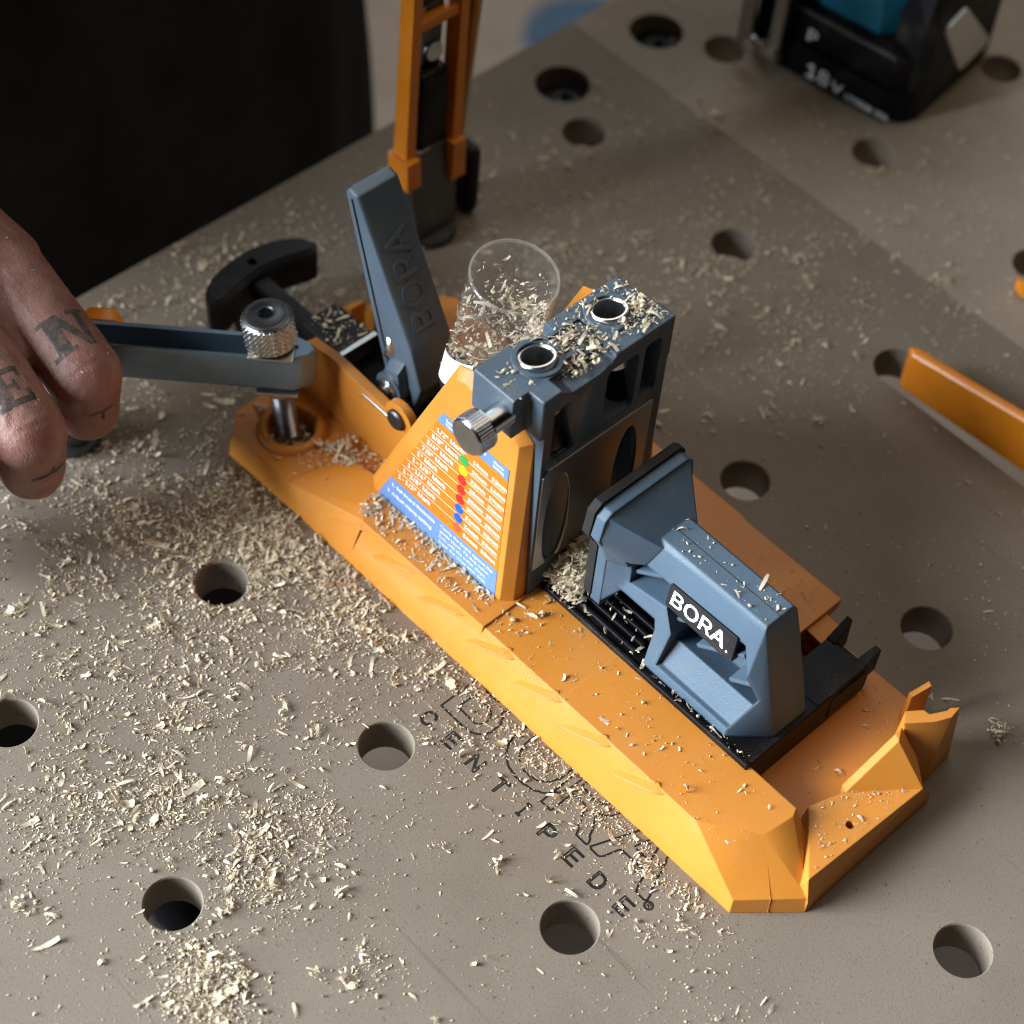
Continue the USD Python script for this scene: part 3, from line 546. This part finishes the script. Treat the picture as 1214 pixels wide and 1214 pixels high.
body_p = add(Manifold.batch_hull([Manifold.sphere(100, 24).translate(p) for p in ((-330, 40, 480), (-330, 180, 480), (-320, 60, 60), (-320, 170, 60), (-320, 40, -50), (-320, 190, -50))]),
             *chain([((-330, 110, 520), 70), ((-310, 110, 640), 58), ((-300, 110, 720), 60)]),
             Manifold.batch_hull([Manifold.sphere(78, 28).translate((-300, 110, 760)), Manifold.sphere(62, 28).translate((-262, 110, 715))]),
             *chain([((-330, 295, 520), 62), ((-350, 300, 260), 48), ((-310, 330, 60), 38), ((-300, 335, 0), 30)]), *chain([((-330, -130, 545), 58), ((-330, 60, 500), 70)]))
skin_m = add(body_p.refine_to_length(18), Manifold(m3.Mesh(np.asarray(hm.vertices, np.float32), np.asarray(hm.faces, np.uint32))))
sm_ = tri(skin_m)
pb = obj("body", sm_, "skin", person, smooth=60)
# clothing
def ell_wall(zs, th0, th1, rx_, ry_, cx, cy, thick):
    n, V, F = 72, [], []
    tt = np.linspace(th0, th1, n)
    for s in (0, thick):
        for z in zs:
            for t in tt:
                w = 1.8 * math.sin(t * 23 + z * .006) + 3.0 * math.sin(t * 9.3 + 1 + z * .012) + 7 * (meshkit.noise(np.array([t * 4, z * .012, 3.0])) - .5)
                k = 1 - .10 * max(0, (z + 100) / 700)
                V.append((cx + (rx_ * k + s + w) * math.cos(t), cy + (ry_ * k + s + w) * math.sin(t), z))
    nz = len(zs)
    def q(a, b, c, d): F.extend([(a, b, c), (a, c, d)])
    for s in (0, 1):
        for j in range(nz - 1):
            for i in range(n - 1):
                a = s * nz * n + j * n + i
                q(a, a + 1, a + n + 1, a + n) if s else q(a, a + n, a + n + 1, a + 1)
    o = nz * n
    for i in range(n - 1):
        q(i, i + 1, o + i + 1, o + i); j = (nz - 1) * n + i; q(j, o + j, o + j + 1, j + 1)
    for j in range(nz - 1):
        a = j * n; q(a, o + a, o + a + n, a + n); b = j * n + n - 1; q(b, b + n, o + b + n, o + b)
    return trimesh.Trimesh(np.array(V), np.array(F), process=False)
apron = ell_wall(np.linspace(-420, 470, 44), -1.55, 1.9, 190, 240, -352, 137, 4)
obj("apron", apron, "apron_cloth", person, smooth=True)
obj("shirt", add(*[Manifold.batch_hull([Manifold.sphere(109, 32).translate(p) for p in ((-330, 40, 490), (-330, 180, 490), (-320, 60, 60), (-320, 170, 60), (-320, 40, -40), (-320, 190, -40))])],
    *chain([((-330, -125, 545), 72), ((-268, -150, 350), 60)]), *chain([((-330, 60, 500), 80), ((-330, -125, 540), 72)]), *chain([((-330, 295, 525), 74), ((-350, 300, 290), 60)]), *chain([((-330, 160, 500), 80), ((-330, 295, 525), 74)])), "apron_cloth", person, smooth=60)
trs = add(*chain([((-320, 60, -40), 104), ((-310, 30, -420), 78), ((-315, 20, -790), 62)]), *chain([((-320, 180, -40), 104), ((-290, 230, -420), 80), ((-290, 255, -790), 64)]))
obj("trousers", trs, "trouser_cloth", person, smooth=60)
for y in (20, 255):
    obj("shoe", Manifold.batch_hull([Manifold.sphere(46, 24).translate((-320, y, -802)), Manifold.sphere(42, 24).translate((-170, y + 6, -806))]) - box(-500, 0, -300, 600, -950, -848), "black_matte", person, smooth=50)
obj("hair", Manifold.sphere(84, 28).translate((-308, 110, 770)) - box(-262, -100, 0, 300, 600, 900), "black_matte", person, smooth=60)
# finger tattoos, laid onto the skin
sub = trimesh.Trimesh(hm.vertices, hm.faces, process=False)
sel = (hm.vertices[:, 0] > -125) & (hm.vertices[:, 2] > -5)
def tattoo(poly, o, xd, yd, name, lab=None):
    m = tri(prism(poly, .2).refine_to_length(.8))
    m = place(m, o, xd, yd)
    nrm = np.cross(np.array(xd, float), np.array(yd, float)); nrm /= np.linalg.norm(nrm)
    V = np.array(m.vertices); h = (V - np.array(o)) @ nrm
    org = V + nrm * (30 - h[:, None])
    loc, ri, _ = sub.ray.intersects_location(org, np.tile(-nrm, (len(V), 1)), multiple_hits=False)
    out = V.copy(); hit = np.zeros(len(V), bool)
    out[ri] = loc + nrm * np.where(h[ri] > .1, .12, -.25)[:, None]; hit[ri] = True
    F = m.faces[hit[m.faces].all(1)]
    obj(name, trimesh.Trimesh(out, F, process=False), "tattoo", pb, smooth=40, label=lab)
def serif_N():
    return union_all([sbox(0, 0, 2.9, 9), sbox(-1.1, 0, 4.0, .9), sbox(-1.1, 8.1, 3.2, 9), Polygon([(1.2, 9), (3.4, 9), (8.2, 0), (6.6, 0)]), sbox(6.9, 0, 8.2, 9), sbox(5.6, 8.2, 9.4, 9)])
def serif_E():
    return union_all([sbox(0, 0, 3.0, 9), sbox(-1.0, 0, 7.6, 1.3), sbox(-1.0, 7.8, 7.2, 9), sbox(2, 4, 5.2, 5.0), sbox(6.5, 0, 7.6, 3.0), sbox(6.2, 6.4, 7.2, 9), sbox(4.6, 3.2, 5.3, 5.8)])
LX, LY = (.08, 1.0, -.05), (-1.0, .08, .22)
tattoo(affinity.scale(serif_N(), 1.42, 1.42, origin=(0, 0)), (-53.0, 64.6, 66), LX, LY, "letter_tattoo", "faded green letter N tattooed on the index finger")
tattoo(affinity.scale(serif_E(), 1.32, 1.32, origin=(0, 0)), (-46.5, 41.0, 66), LX, LY, "letter_tattoo", "faded green letter E tattooed on the middle finger")
tattoo(union_all([LineString([(0, 0), (7, 1)]).buffer(.45), LineString([(4.2, .6), (3.6, -2.6)]).buffer(.5)]), (-44, 65, 46), (.5, .86, .1), (-.4, .2, .9), "line_tattoo")
tattoo(union_all([LineString([(0, 0), (8.5, 1.2)]).buffer(.7), LineString([(5.5, .6), (6.5, 2.6)]).buffer(.5)]), (-37.0, 40, 42), (.5, .86, .1), (-.4, .2, .9), "line_tattoo")

# ------------------------------------------------------------------ orange-framed clamp standing in the bench behind the jig
tc = thing("toggle_clamp", "blurred orange-framed steel clamp standing upright in the bench behind the jig", "clamp", (-76, 228, 0))
def rail_o(y0, y1):
    return hull([(x, y, z) for x, y, z in ((-77.5, y0, 33), (-71, y0, 33), (-77.5, y1 + .6, 30), (-71, y1 + .6, 30))] + [(x - 6, y + 9, 150) for x in (-77.5, -71.5) for y in (y0, y1)])
obj("frame", add(rail_o(211.5, 214.9), rail_o(232.2, 235.6), rbox(-81.5, -75, 216, 239, 88, 92.5, 1), rbox(-83.5, -77, 219, 243, 128, 133, 1), hull([(-79, 211, 30), (-69, 211, 30), (-79, 217, 30), (-69, 217, 30), (-79, 210.5, 42), (-69, 210.5, 42), (-79, 216.5, 42), (-69, 216.5, 42)]), hull([(-79, 231, 24), (-69, 231, 24), (-79, 237.4, 24), (-69, 237.4, 24), (-79, 231.5, 40), (-69, 231.5, 40), (-79, 237, 40), (-69, 237, 40)])), "orange_smooth", tc, smooth=35)
obj("base_bracket", add(cyl((-75, 226, .3), (0, 0, 1), 10.5, 3.2, 10.0), hull([(-81, 217, 3), (-69, 217, 3), (-81, 233, 3), (-69, 233, 3), (-80, 214.5, 24), (-70.5, 214.5, 24), (-80, 235, 24), (-70.5, 235, 24), (-79, 216, 40), (-73, 216, 40), (-79, 232.5, 40), (-73, 232.5, 40)]) - box(-90, -73, 219, 230, 20, 60), cyl((-76.2, 228.6, -25), (0, 0, 1), 7.6, 26)), "steel_dark", tc)
obj("slide_bar", hull([(x, y, z) for x, y, z in ((-83, 221, 40), (-77, 221, 40), (-83, 229, 40), (-77, 229, 40), (-86, 230, 150), (-80, 230, 150), (-86, 237, 150), (-80, 237, 150))]), "steel_dark", tc)
obj("bolt", cyl((-78.6, 227.5, 77), (1, 0, .1), 3.4, 2.6), "steel", tc)
obj("jaw", rbox(-86, -77, 222, 236, 96, 124, 1), "black_matte", tc)
obj("lower_jaw", rbox(-84, -72.5, 218.5, 231.5, 40, 72, 2), "black", tc)
obj("side_plate", hull([(x, y + (z - 20) * .09, z) for x in (-80, -74) for y in (238.5, 239.6) for z in (20, 125)]), "zinc", tc)
obj("rubber_pad", rbox(-86, -70, 241.2, 246.5, 1, 30, 2), "rubber", tc)

# ------------------------------------------------------------------ cordless drill
dr = thing("cordless_drill", "black and teal cordless drill standing on its battery at the far corner", "cordless drill", (-36, 424, 0))
DX = np.array((.9925, .1219, 0)); DY = np.array((-.1219, .9925, 0)); DO = np.array((-73.5, 386.5, 0))
def ind(m): return m.transform(np.column_stack([DX, DY, [0, 0, 1], DO])) if isinstance(m, Manifold) else m
batt = add(hull([(x, y, z) for x, y in ((9, 0), (60, 0), (67, 1.8), (72, 6.5), (74, 13), (74, 58), (72, 66), (66, 71), (58, 72), (9, 72), (2, 66), (0, 58), (0, 10), (2.5, 3)) for z in (2.2, 15)] + [(x, y, 0) for x, y in ((6, 2), (65, 2), (70, 7), (71, 62), (64, 69), (6, 69))]),
           hull([(x, y, z) for x, y in ((4, 2), (65, 2), (72, 8), (72.6, 62), (65, 70), (4, 70), (1, 62), (1, 8)) for z in (16, 28)] + [(x, y, 30.5) for x, y in ((6, 5), (62, 5), (68, 11), (68, 60), (62, 66), (6, 66))]))
bo = obj("battery", ind(batt), "black", dr, smooth=30)
def ont(p, o, off=.1): return place(prism(p, off), DO + DX * o[0] + DY * (o[1] - off * .8) + np.array((0, 0, o[2])), DX, (0, 0, 1))
obj("battery_lettering", [ont(fit_text("18", 10, 6.6, True), (30.5, 0, 3.6)), ont(fit_text("V", 5, 4.4, True), (42, 0, 3.6)), ont(fit_text("LITHIUM-ION", 19, 2.6, True), (48.5, 0, 3.2)), ont(fit_text("P", 4.2, 5.6, True), (27, 1.9, 17.5)), ont(fit_text("BL", 9, 5, True), (10, 0, 5))], "white_label", bo, smooth=False)
obj("trim_line", ind(rbox(20, 64, 2.2, 4.0, 28.2, 29.2, .2)), "steel_dark", bo)
foot = hull([(x, y, z) for x, y in ((3, 8), (52, 8), (62, 20), (62, 56), (50, 66), (3, 66)) for z in (28, 40)] + [(5, 9, 44), (50, 9, 44), (58, 20, 46), (58, 54, 46), (48, 62, 46), (5, 62, 46), (10, 18, 62), (42, 18, 62), (42, 54, 62), (10, 54, 62)])
obj("foot", ind(foot), "teal", dr, smooth=30)
grip = hull([(x, y, z) for x, y in ((8, 22), (36, 22), (42, 34), (36, 48), (8, 48)) for z in (56, 58)] + [(x - 8, y, 150) for x, y in ((8, 20), (40, 20), (46, 34), (40, 48), (8, 48))])
obj("grip", ind(grip), "black_matte", dr, smooth=40)
obj("motor_body", ind(add(hull([(x, 34 + 30 * math.cos(a), 185 + 32 * math.sin(a)) for x in (-60, 60) for a in np.linspace(0, 6.28, 24)]), cyl((60, 34, 185), (1, 0, 0), 26, 30, 18))), "teal", dr, smooth=40)
rear = hull([(x, y, z) for x, y in ((58, 10), (71, 6), (74.6, 11), (75, 58), (71, 68), (58, 64)) for z in (8, 44)] + [(60, 14, 56), (68, 16, 56), (70, 48, 56), (60, 56, 56), (70, 14, 4), (70, 60, 4)])
obj("rear_guard", ind(rear), "black_matte", dr, smooth=30)
dia = Polygon([(12, 43), (26, 45.5), (57, 13), (35.5, 11)]).buffer(-2.5).buffer(2.5)
obj("badge", place(prism(dia, 1.2), DO + DX * 74.6, DY, (0, 0, 1)), "white_label", dr, smooth=20, label="pale diamond-shaped badge on the battery end")
hk = add(rbox(1, 7, -6, -4, 7, 70, .6), rbox(15, 20, -6, -4, 9, 70, .6), rbox(1, 20, -6, -4, 6, 12, .6), rbox(1, 20, -6, 12, 62, 70, .6))
obj("belt_hook", ind(hk), "hook_metal", dr, smooth=30)
obj("hook_screw", ind(add(cyl((8, -4, 9.5), (0, -1, 0), 2.6, 3.6), cyl((17.5, -4, 11), (0, -1, 0), 2.4, 3.4))), "steel", dr)

# ------------------------------------------------------------------ orange bars lying in the slots, pad on the floor
b1 = hull([(80.5, 300.8, 0.6), (83.4, 298.2, 0.6), (80.5, 300.8, 16), (83.4, 298.2, 16.2), (81.6, 300.6, 17), (83.8, 299.0, 17), (82.5, 302.6, .6), (82.5, 302.6, 16.4), (200, 306, -1), (200, 309, -1), (200, 306, 24.8), (200, 309, 24.8), (200, 306.8, 25.8), (200, 308.4, 25.8)])
tag(obj("orange_bar", b1, "orange_smooth", smooth=30), "flat orange bar standing on edge over the slot at the right border", "bar")
b2 = hull([(78, 366, .2), (82, 364, .2), (78, 366, 5), (81, 364.6, 6), (150, 380, .2), (150, 384, .2), (150, 380, 10), (150, 384, 10)])
tag(obj("orange_bar", b2, "orange_smooth", smooth=30), "tip of an orange bar over the farther hole at the right border", "bar")
tag(obj("floor_pad", cyl((-822, 1142, -849.5), (0, 0, 1), 66, 6, seg=64), "pad_blue", smooth=30), "blurred blue-grey round pad on the floor beyond the bench edge", "floor pad")

# ------------------------------------------------------------------ wood chips
def rot_z(n, rng, tilt=.35):
    a = rng.uniform(0, 2 * np.pi, n); t = rng.normal(0, tilt, n); b = rng.uniform(0, 2 * np.pi, n)
    ca, sa, ct, st_, cb_, sb_ = np.cos(a), np.sin(a), np.cos(t), np.sin(t), np.cos(b), np.sin(b)
    Z = np.zeros(n); O = np.ones(n)
    Ra = np.stack([ca, -sa, Z, sa, ca, Z, Z, Z, O], 1).reshape(n, 3, 3); Rt = np.stack([O, Z, Z, Z, ct, -st_, Z, st_, ct], 1).reshape(n, 3, 3); Rb = np.stack([cb_, -sb_, Z, sb_, cb_, Z, Z, Z, O], 1).reshape(n, 3, 3)
    return Rb @ Rt @ Ra
def curl(rng, n, L, W, bend, seg=4):
    """thin curled strips with a little thickness"""
    s = np.linspace(-.5, .5, seg + 1)
    L = L[:, None]; k = (bend / L.ravel())[:, None]
    ang = bend[:, None] * s[None]
    big = np.abs(bend[:, None]) > 1e-3
    x = np.where(big, np.sin(ang) / np.where(big, k, 1), L * s); z = np.where(big, (1 - np.cos(ang)) / np.where(big, k, 1), 0)
    z = z - z.min(1, keepdims=True)
    w = W[:, None] * (.55 + .45 * np.cos(s[None] * 2.4)) * rng.uniform(.75, 1.25, (n, seg + 1)) / 2
    tw = rng.uniform(-.8, .8, n)[:, None] * s[None]
    th_ = (W * .12)[:, None]
    V = []
    for sy, sz in ((-1, 0), (1, 0), (1, 1), (-1, 1)):
        V.append(np.stack([x, sy * w * np.cos(tw), z + sy * w * np.sin(tw) + sz * th_], 2))
    V = np.stack(V, 2).reshape(n, -1, 3)
    F = []
    for i in range(seg):
        for j in range(4):
            a, b = i * 4 + j, i * 4 + (j + 1) % 4; F += [(a, a + 4, b + 4), (a, b + 4, b)]
    e = seg * 4; F += [(0, 1, 2), (0, 2, 3), (e, e + 2, e + 1), (e, e + 3, e + 2)]
    return V, np.array(F)
ICO = trimesh.creation.icosphere(0)
def crumb(rng, n, R):
    V = np.repeat(np.array(ICO.vertices)[None], n, 0) * rng.uniform(.55, 1.25, (n, 12, 1)) * R[:, None, None] * np.stack([rng.uniform(.8, 1.5, n), rng.uniform(.6, 1, n), rng.uniform(.4, .8, n)], 1)[:, None]
    V[:, :, 2] -= V[:, :, 2].min(1, keepdims=True) * .8
    return V, np.array(ICO.faces)
def merge(V, F, pos, rot=None):
    n, k, _ = V.shape
    if rot is not None: V = np.einsum("nij,nkj->nki", rot, V)
    V = V - np.array([0, 0, 1]) * V[:, :, 2].min(1)[:, None, None] * .9
    V = V + pos[:, None]
    return V.reshape(-1, 3), (F[None] + np.arange(n)[:, None, None] * k).reshape(-1, 3)
def chips(rng, pos, size=1.0, rots=None, curls=.62):
    n = len(pos); c = rng.random(n) < curls
    a, b = np.where(c)[0], np.where(~c)[0]; out = []
    L = np.clip(rng.lognormal(.34, .68, len(a)), .5, 7.5) * size; W = np.clip(L * rng.uniform(.10, .34, len(a)), .18, 1.1)
    V, F = curl(rng, len(a), L, W, rng.normal(0, 2.1, len(a)), 4); out.append(merge(V, F, pos[a], rot_z(len(a), rng, .4)))
    V, F = crumb(rng, len(b), np.clip(rng.lognormal(-1.0, .5, len(b)), .14, 1.3) * size); out.append(merge(V, F, pos[b], rot_z(len(b), rng, .5)))
    v = np.vstack([o[0] for o in out]); f = np.vstack([out[0][1], out[1][1] + len(out[0][0])])
    return trimesh.Trimesh(v, f, process=False)
rng = np.random.default_rng(21)
# heaps and drifts on the bench: x, y, spread x, spread y, share
DRIFT = [(5, 25, 70, 50, 16), (20, 95, 45, 14, 8), (100, 98, 40, 8, 2.5), (83, 106, 11, 4.2, 1.5), (111, 107.5, 12, 3.6, 2.0), (141, 107, 12, 3.6, 1.7), (164, 107, 10, 4, 1.5), (51, 102, 12, 6, 4), (28, 102, 11, 8, 7), (5, 103, 12, 9, 9), (-19, 104, 12, 8, 7), (-53, 85, 26, 14, 11), (-57, 55, 18, 18, 4),
         (13, 86, 18, 11, 8), (-15, 80, 18, 13, 8), (25, 70, 22, 12, 5), (0, 48, 25, 16, 7), (-31, 36, 20, 20, 4), (69, 28, 13, 9, 6), (50, 20, 12, 10, 3), (91, 18, 7, 8, 2.4), (96, -8, 8, 7, 5), (108, -10, 9, 6, 4), (37, 2, 12, 14, 5), (43, -20, 12, 10, 2), (31, 20, 18, 18, 4), (82, 46, 6, 5, 1.5), (126, 30, 4, 6, .8), (60, 45, 20, 15, 3),
         (-62, 149, 26, 16, 8), (-75, 185, 30, 26, 9), (-64, 254, 26, 30, 8), (-20, 262, 34, 26, 9), (-1, 284, 34, 22, 7), (30, 290, 25, 20, 4), (-31, 329, 40, 25, 4), (13, 348, 45, 30, 4.5), (55, 346, 35, 28, 3.5), (-104, 160, 14, 30, 3), (-100, 100, 14, 14, 4), (60, 395, 60, 40, 2), (190, 85, 25, 14, 1.2), (150, 240, 60, 40, .8)]
wsum = sum(d[4] for d in DRIFT)
def on_bench(n, rng, uni=.07, fluff=False):
    P = []
    for d in DRIFT:
        k = int(n * (1 - uni) * d[4] / wsum); P.append(np.stack([rng.normal(d[0], d[2], k), rng.normal(d[1], d[3], k)], 1))
    k = int(n * uni); P.append(np.stack([rng.uniform(-124, 260, k), rng.uniform(-60, 470, k)], 1))
    P = np.vstack(P)
    # gather into small clumps
    kc = int(n * .020); idx = rng.choice(len(P), kc); cnt = np.clip(rng.lognormal(2.1, .75, kc), 3, 60).astype(int)
    own = np.repeat(idx, cnt); sg = np.repeat(.35 + .42 * np.sqrt(cnt), cnt); off = rng.normal(0, 1, (len(own), 2)) * sg[:, None] * .62
    PC = P[own] + off; ZC = np.clip(1.1 * np.repeat(np.sqrt(cnt) * .42, cnt) * np.exp(-(off ** 2).sum(1) / sg ** 2) * rng.random(len(own)), 0, 3)
    clump = meshkit.noise(np.c_[P / 5.5, np.zeros(len(P))], 5) * .6 + meshkit.noise(np.c_[P / 16, np.zeros(len(P))], 9) * .7
    P = P[rng.random(len(P)) < np.clip((clump - .28) * 1.9, .05, 1)]
    Z = np.r_[np.zeros(len(P)), ZC if fluff else []]; P = np.vstack([P, PC]) if fluff else P
    ok = (P[:, 0] > -124) & (P[:, 1] > -90)
    for x, y in holes + INSERTS: ok &= np.hypot(P[:, 0] - x, P[:, 1] - y) > 8.6
    for a, b in SLOTS: ok &= ~((abs(P[:, 1] - a[1]) < 10.5) & (P[:, 0] > a[0] - 10))
    ok &= ~((P[:, 0] > -46) & (P[:, 0] < 191) & (P[:, 1] > 110 + .011 * (P[:, 0] + 37)) & (P[:, 1] < 206))
    ok &= ~((P[:, 0] > -2) & (P[:, 0] > 150) & (P[:, 1] > 110) & (P[:, 1] < 200))
    u = (P - DO[:2]) @ np.stack([DX[:2], DY[:2]], 1); ok &= ~((u[:, 0] > -2) & (u[:, 0] < 75) & (u[:, 1] > -2) & (u[:, 1] < 69))
    return np.c_[P[ok], Z[ok] + .02]
P = on_bench(36000, rng, .09, True)
tag(obj("sawdust", chips(rng, P, .64), "sawdust_wood", smooth=False), "pale sawdust and fine chips strewn over the bench top", "sawdust", None, "stuff")
P = on_bench(40000, rng, .18)
tag(obj("wood_dust", chips(rng, P, .38, curls=.3), "sawdust_wood", smooth=False), "fine wood dust specks dusting the bench top", "dust", None, "stuff")
# on the jig
J = []
def area(n, pts, z, jit=0):
    a = np.array(pts, float); i = rng.integers(0, len(a) - 2, n) if len(a) > 3 else np.zeros(n, int)
    u, v = rng.random(n), rng.random(n); fl_ = u + v > 1; u[fl_], v[fl_] = 1 - u[fl_], 1 - v[fl_]
    A, B, C = a[0], a[i + 1], a[i + 2]
    p = A + u[:, None] * (B - A) + v[:, None] * (C - A)
    return np.c_[p, z + rng.random(n) * jit]
def blob(n, x, y, sx, sy, z, jit=0): return np.c_[rng.normal(x, sx, n), rng.normal(y, sy, n), z + rng.random(n) * jit]
J += [area(240, [(14, 119), (22, 115), (66, 119), (66, 126), (16, 126)], 17.6), blob(90, 18, 121, 4, 2.0, 17.6), blob(110, 40, 124.6, 14, 1.0, 17.6)]
t_ = np.linspace(0, 1, 150); J.append(np.c_[15 + 52 * t_, np.full(150, 125.7) + rng.normal(0, .4, 150), np.full(150, 17.6)])
J += [blob(420, -2, 130, 7, 4.5, 11, 2.5), blob(160, -12, 124, 5, 6, 10.8, 1), blob(60, -36, 122, 5, 7, 10.8)]
a_ = rng.uniform(0, 6.28, 260); r_ = 7.4 * np.sqrt(rng.random(260)); J.append(np.c_[RC[0] + r_ * np.cos(a_), RC[1] + r_ * np.sin(a_), 5 + 3 * rng.random(260)])
J += [blob(300, 65, 175, 3.5, 5, 103.8, 1.5), blob(220, 63.5, 157, 3.5, 5, 102.5, 1.5), blob(160, 59, 152, 2, 5, 103.3, .8), blob(160, 55, 168, 3, 7, 103.6, .3), blob(90, 66, 149, 2, 3.5, 101.6, .6), blob(40, 60, 135, 4, 5, 103.6)]
J += [area(60, [(72, 118), (170, 119), (170, 140), (72, 140)], 16.9), blob(40, 76, 130, 5, 6, 17), area(70, [(110, 180), (170, 150), (172, 195), (150, 198)], 4), area(25, [(176, 150), (188, 132), (190, 172)], 12), area(50, [(100, 154), (141, 155), (141, 165), (100, 165)], 58), area(120, [(74, 142), (110, 142), (110, 172), (74, 172)], 18.2, 1), area(80, [(-45, 147), (-29, 147), (-29, 160), (-45, 160)], 30), area(60, [(110, 140), (154, 140), (154, 143), (110, 142)], 18.2)]
nJ0 = sum(len(q) for q in J)
J += [area(420, [(-40, 112), (14, 112), (170, 118), (172, 138), (72, 140)], 17.1), area(160, [(174, 147), (189, 130), (191, 175), (178, 160)], 12.1), area(160, [(100, 182), (133, 182), (133, 204), (94, 204)], 17), area(200, [(110, 180), (172, 150), (174, 198), (130, 199)], 4.1)]
J = np.vstack(J)
ok = np.ones(len(J), bool)
for y in GY: ok &= ~((np.hypot(J[:, 0] - 59.2, J[:, 1] - y) < 5.2) & (J[:, 2] > 95))
ok &= ~((J[:, 2] > 95) & ((J[:, 0] > 71.8) | (J[:, 0] < 51) | (J[:, 1] > 181) | (J[:, 1] < 128)))
ok &= ~((J[:, 2] > 17.55) & (J[:, 2] < 17.7) & ((J[:, 1] < 116.4) | (J[:, 0] < 14) | (J[:, 1] > 126.6)))
ok &= ~((np.arange(len(J)) >= nJ0) & (J[:, 0] < 75) & (J[:, 2] > 17) & (J[:, 2] < 17.2))
ok &= ~((J[:, 2] < 14) & (J[:, 2] > 10) & (J[:, 0] < 40) & ((J[:, 1] > 138.6) | (np.hypot(J[:, 0] - RC[0], J[:, 1] - RC[1]) < 11) | (J[:, 0] < -42) | (J[:, 1] < 114)))
szJ = np.r_[np.full(nJ0, .85), np.full(len(J) - nJ0, .36)][ok]
tag(obj("sawdust", trimesh.util.concatenate([chips(rng, J[ok][szJ > .5], .85), chips(rng, J[ok][szJ < .5], .36, curls=.35)]), "sawdust_wood", smooth=False), "sawdust settled on the ledges, ring and block top of the pocket hole jig", "sawdust", None, "stuff")
# pile between guide block and clamp
n = 1500
u = rng.random(n) ** .6; px = 73 + 13 * rng.random(n); py = rng.normal(152, 9, n); hz = np.clip(16 * (1 - ((py - 154) / 19) ** 2), 0, None) * (1 - .55 * abs((px - 78) / 10))
pp = np.c_[px, py, 18 + np.clip(hz, 0, None) * u]; pp = pp[(py > 139.5) & (py < 177) & ((px < 84) | (pp[:, 2] < 22))]
core = hull([(72.6, 142, 18), (72.6, 172, 18), (84, 145, 18), (84, 170, 18), (72.6, 150, 28), (72.6, 162, 29), (80, 152, 28), (80, 160, 28)])
pile = trimesh.util.concatenate([chips(rng, pp, 1.25, curls=.9), tri(core)])
tag(obj("sawdust_pile", pile, "sawdust_wood", smooth=False), "heap of curled drill chips between the guide block and the grey clamp", "sawdust pile", None, "stuff")
# inside the dust port
n = 1500
aa = np.where(rng.random(n) < .72, rng.normal(math.radians(60), .95, n), rng.uniform(0, 2 * math.pi, n)); hh = np.clip(rng.normal(17, 11, n), 1, 44)
pp = [on_tube(11.8, a, h) for a, h in zip(aa, hh)]
for k in range(700):
    rr = 11.6 * math.sqrt(rng.random()); pp.append(on_tube(rr, rng.uniform(0, 6.28), 1 + 4 * rng.random()))
pp = np.array(pp)
tag(obj("sawdust", chips(rng, pp, .95), "sawdust_wood", smooth=False), "sawdust clinging inside the clear dust port", "sawdust", None, "stuff")

# a little dust on the skin
hv = np.array(hm.vertices); hn = np.array(hm.vertex_normals); cand = np.where((hn[:, 2] > .45) & (hv[:, 0] > -115) & (hv[:, 2] > 30))[0]
pick = rng.choice(cand, 260)
tag(obj("sawdust", chips(rng, hv[pick] + hn[pick] * .05, .26, curls=.35), "sawdust_wood", smooth=False), "fine sawdust specks clinging to the tattooed hand", "sawdust", None, "stuff")

# larger shavings, one by one
PROTO = 8
def shaving_proto(k):
    r = np.random.default_rng(100 + k)
    if k < 5:
        V, F = curl(r, 1, np.array([(6.5, 4.6, 8, 5.2, 3.8)[k]]), np.array([(2.0, 2.4, 1.4, 2.8, 2.2)[k]]), np.array([(.7, 1.6, .9, -.5, 2.4)[k]]), 7)
        return trimesh.Trimesh(V[0], F, process=False)
    m = trimesh.creation.icosphere(2, 1.0)
    V = np.array(m.vertices); V *= (.55 + .8 * meshkit.noise(V * 2.1 + 7 * k, k))[:, None] * np.array([(1.7, 1.1, .6), (2.2, .9, .55), (1.3, 1.2, .6)][k - 5])
    V[:, 2] -= V[:, 2].min() * .85
    return trimesh.Trimesh(V, m.faces, process=False)
cls = stage.CreateClassPrim("/World/wood_shaving_shapes")
for k in range(PROTO):
    pth = f"/World/wood_shaving_shapes/shape_{k}"
    stage.DefinePrim(pth, "Xform")
    t = shaving_proto(k); t.vertices = np.asarray(t.vertices) * MM
    usdkit.mesh(stage, pth + "/shaving", t, LOOK["shaving_wood"], smooth=False)
P = on_bench(1500, np.random.default_rng(5), .08); rng2 = np.random.default_rng(6)
P = P[(P[:, 1] < 175)]; rng2.shuffle(P); P = P[:200]
PX = [(171.5, 165.5, 4.1)]
for i, p in enumerate(list(P)):
    nm = uname("/World", "wood_shaving")
    x = UsdGeom.Xform.Define(stage, "/World/" + nm)
    x.AddTranslateOp().Set(Gf.Vec3d(*(np.array(p) * MM))); x.AddRotateXYZOp().Set(Gf.Vec3f(float(rng2.normal(0, 8)), float(rng2.normal(0, 8)), float(rng2.uniform(0, 360))))
    s = float(np.clip(rng2.lognormal(-.55, .38), .32, 1.1)); x.AddScaleOp().Set(Gf.Vec3f(s, s, s))
    pr = x.GetPrim(); pr.GetReferences().AddInternalReference(f"/World/wood_shaving_shapes/shape_{int(rng2.choice(PROTO, p=[.2, .16, .2, .1, .16, .06, .06, .06]))}"); pr.SetInstanceable(True)
    tag(pr, "pale wood shaving or chip lying loose on the bench top", "wood shaving", "large wood shavings scattered on the bench")
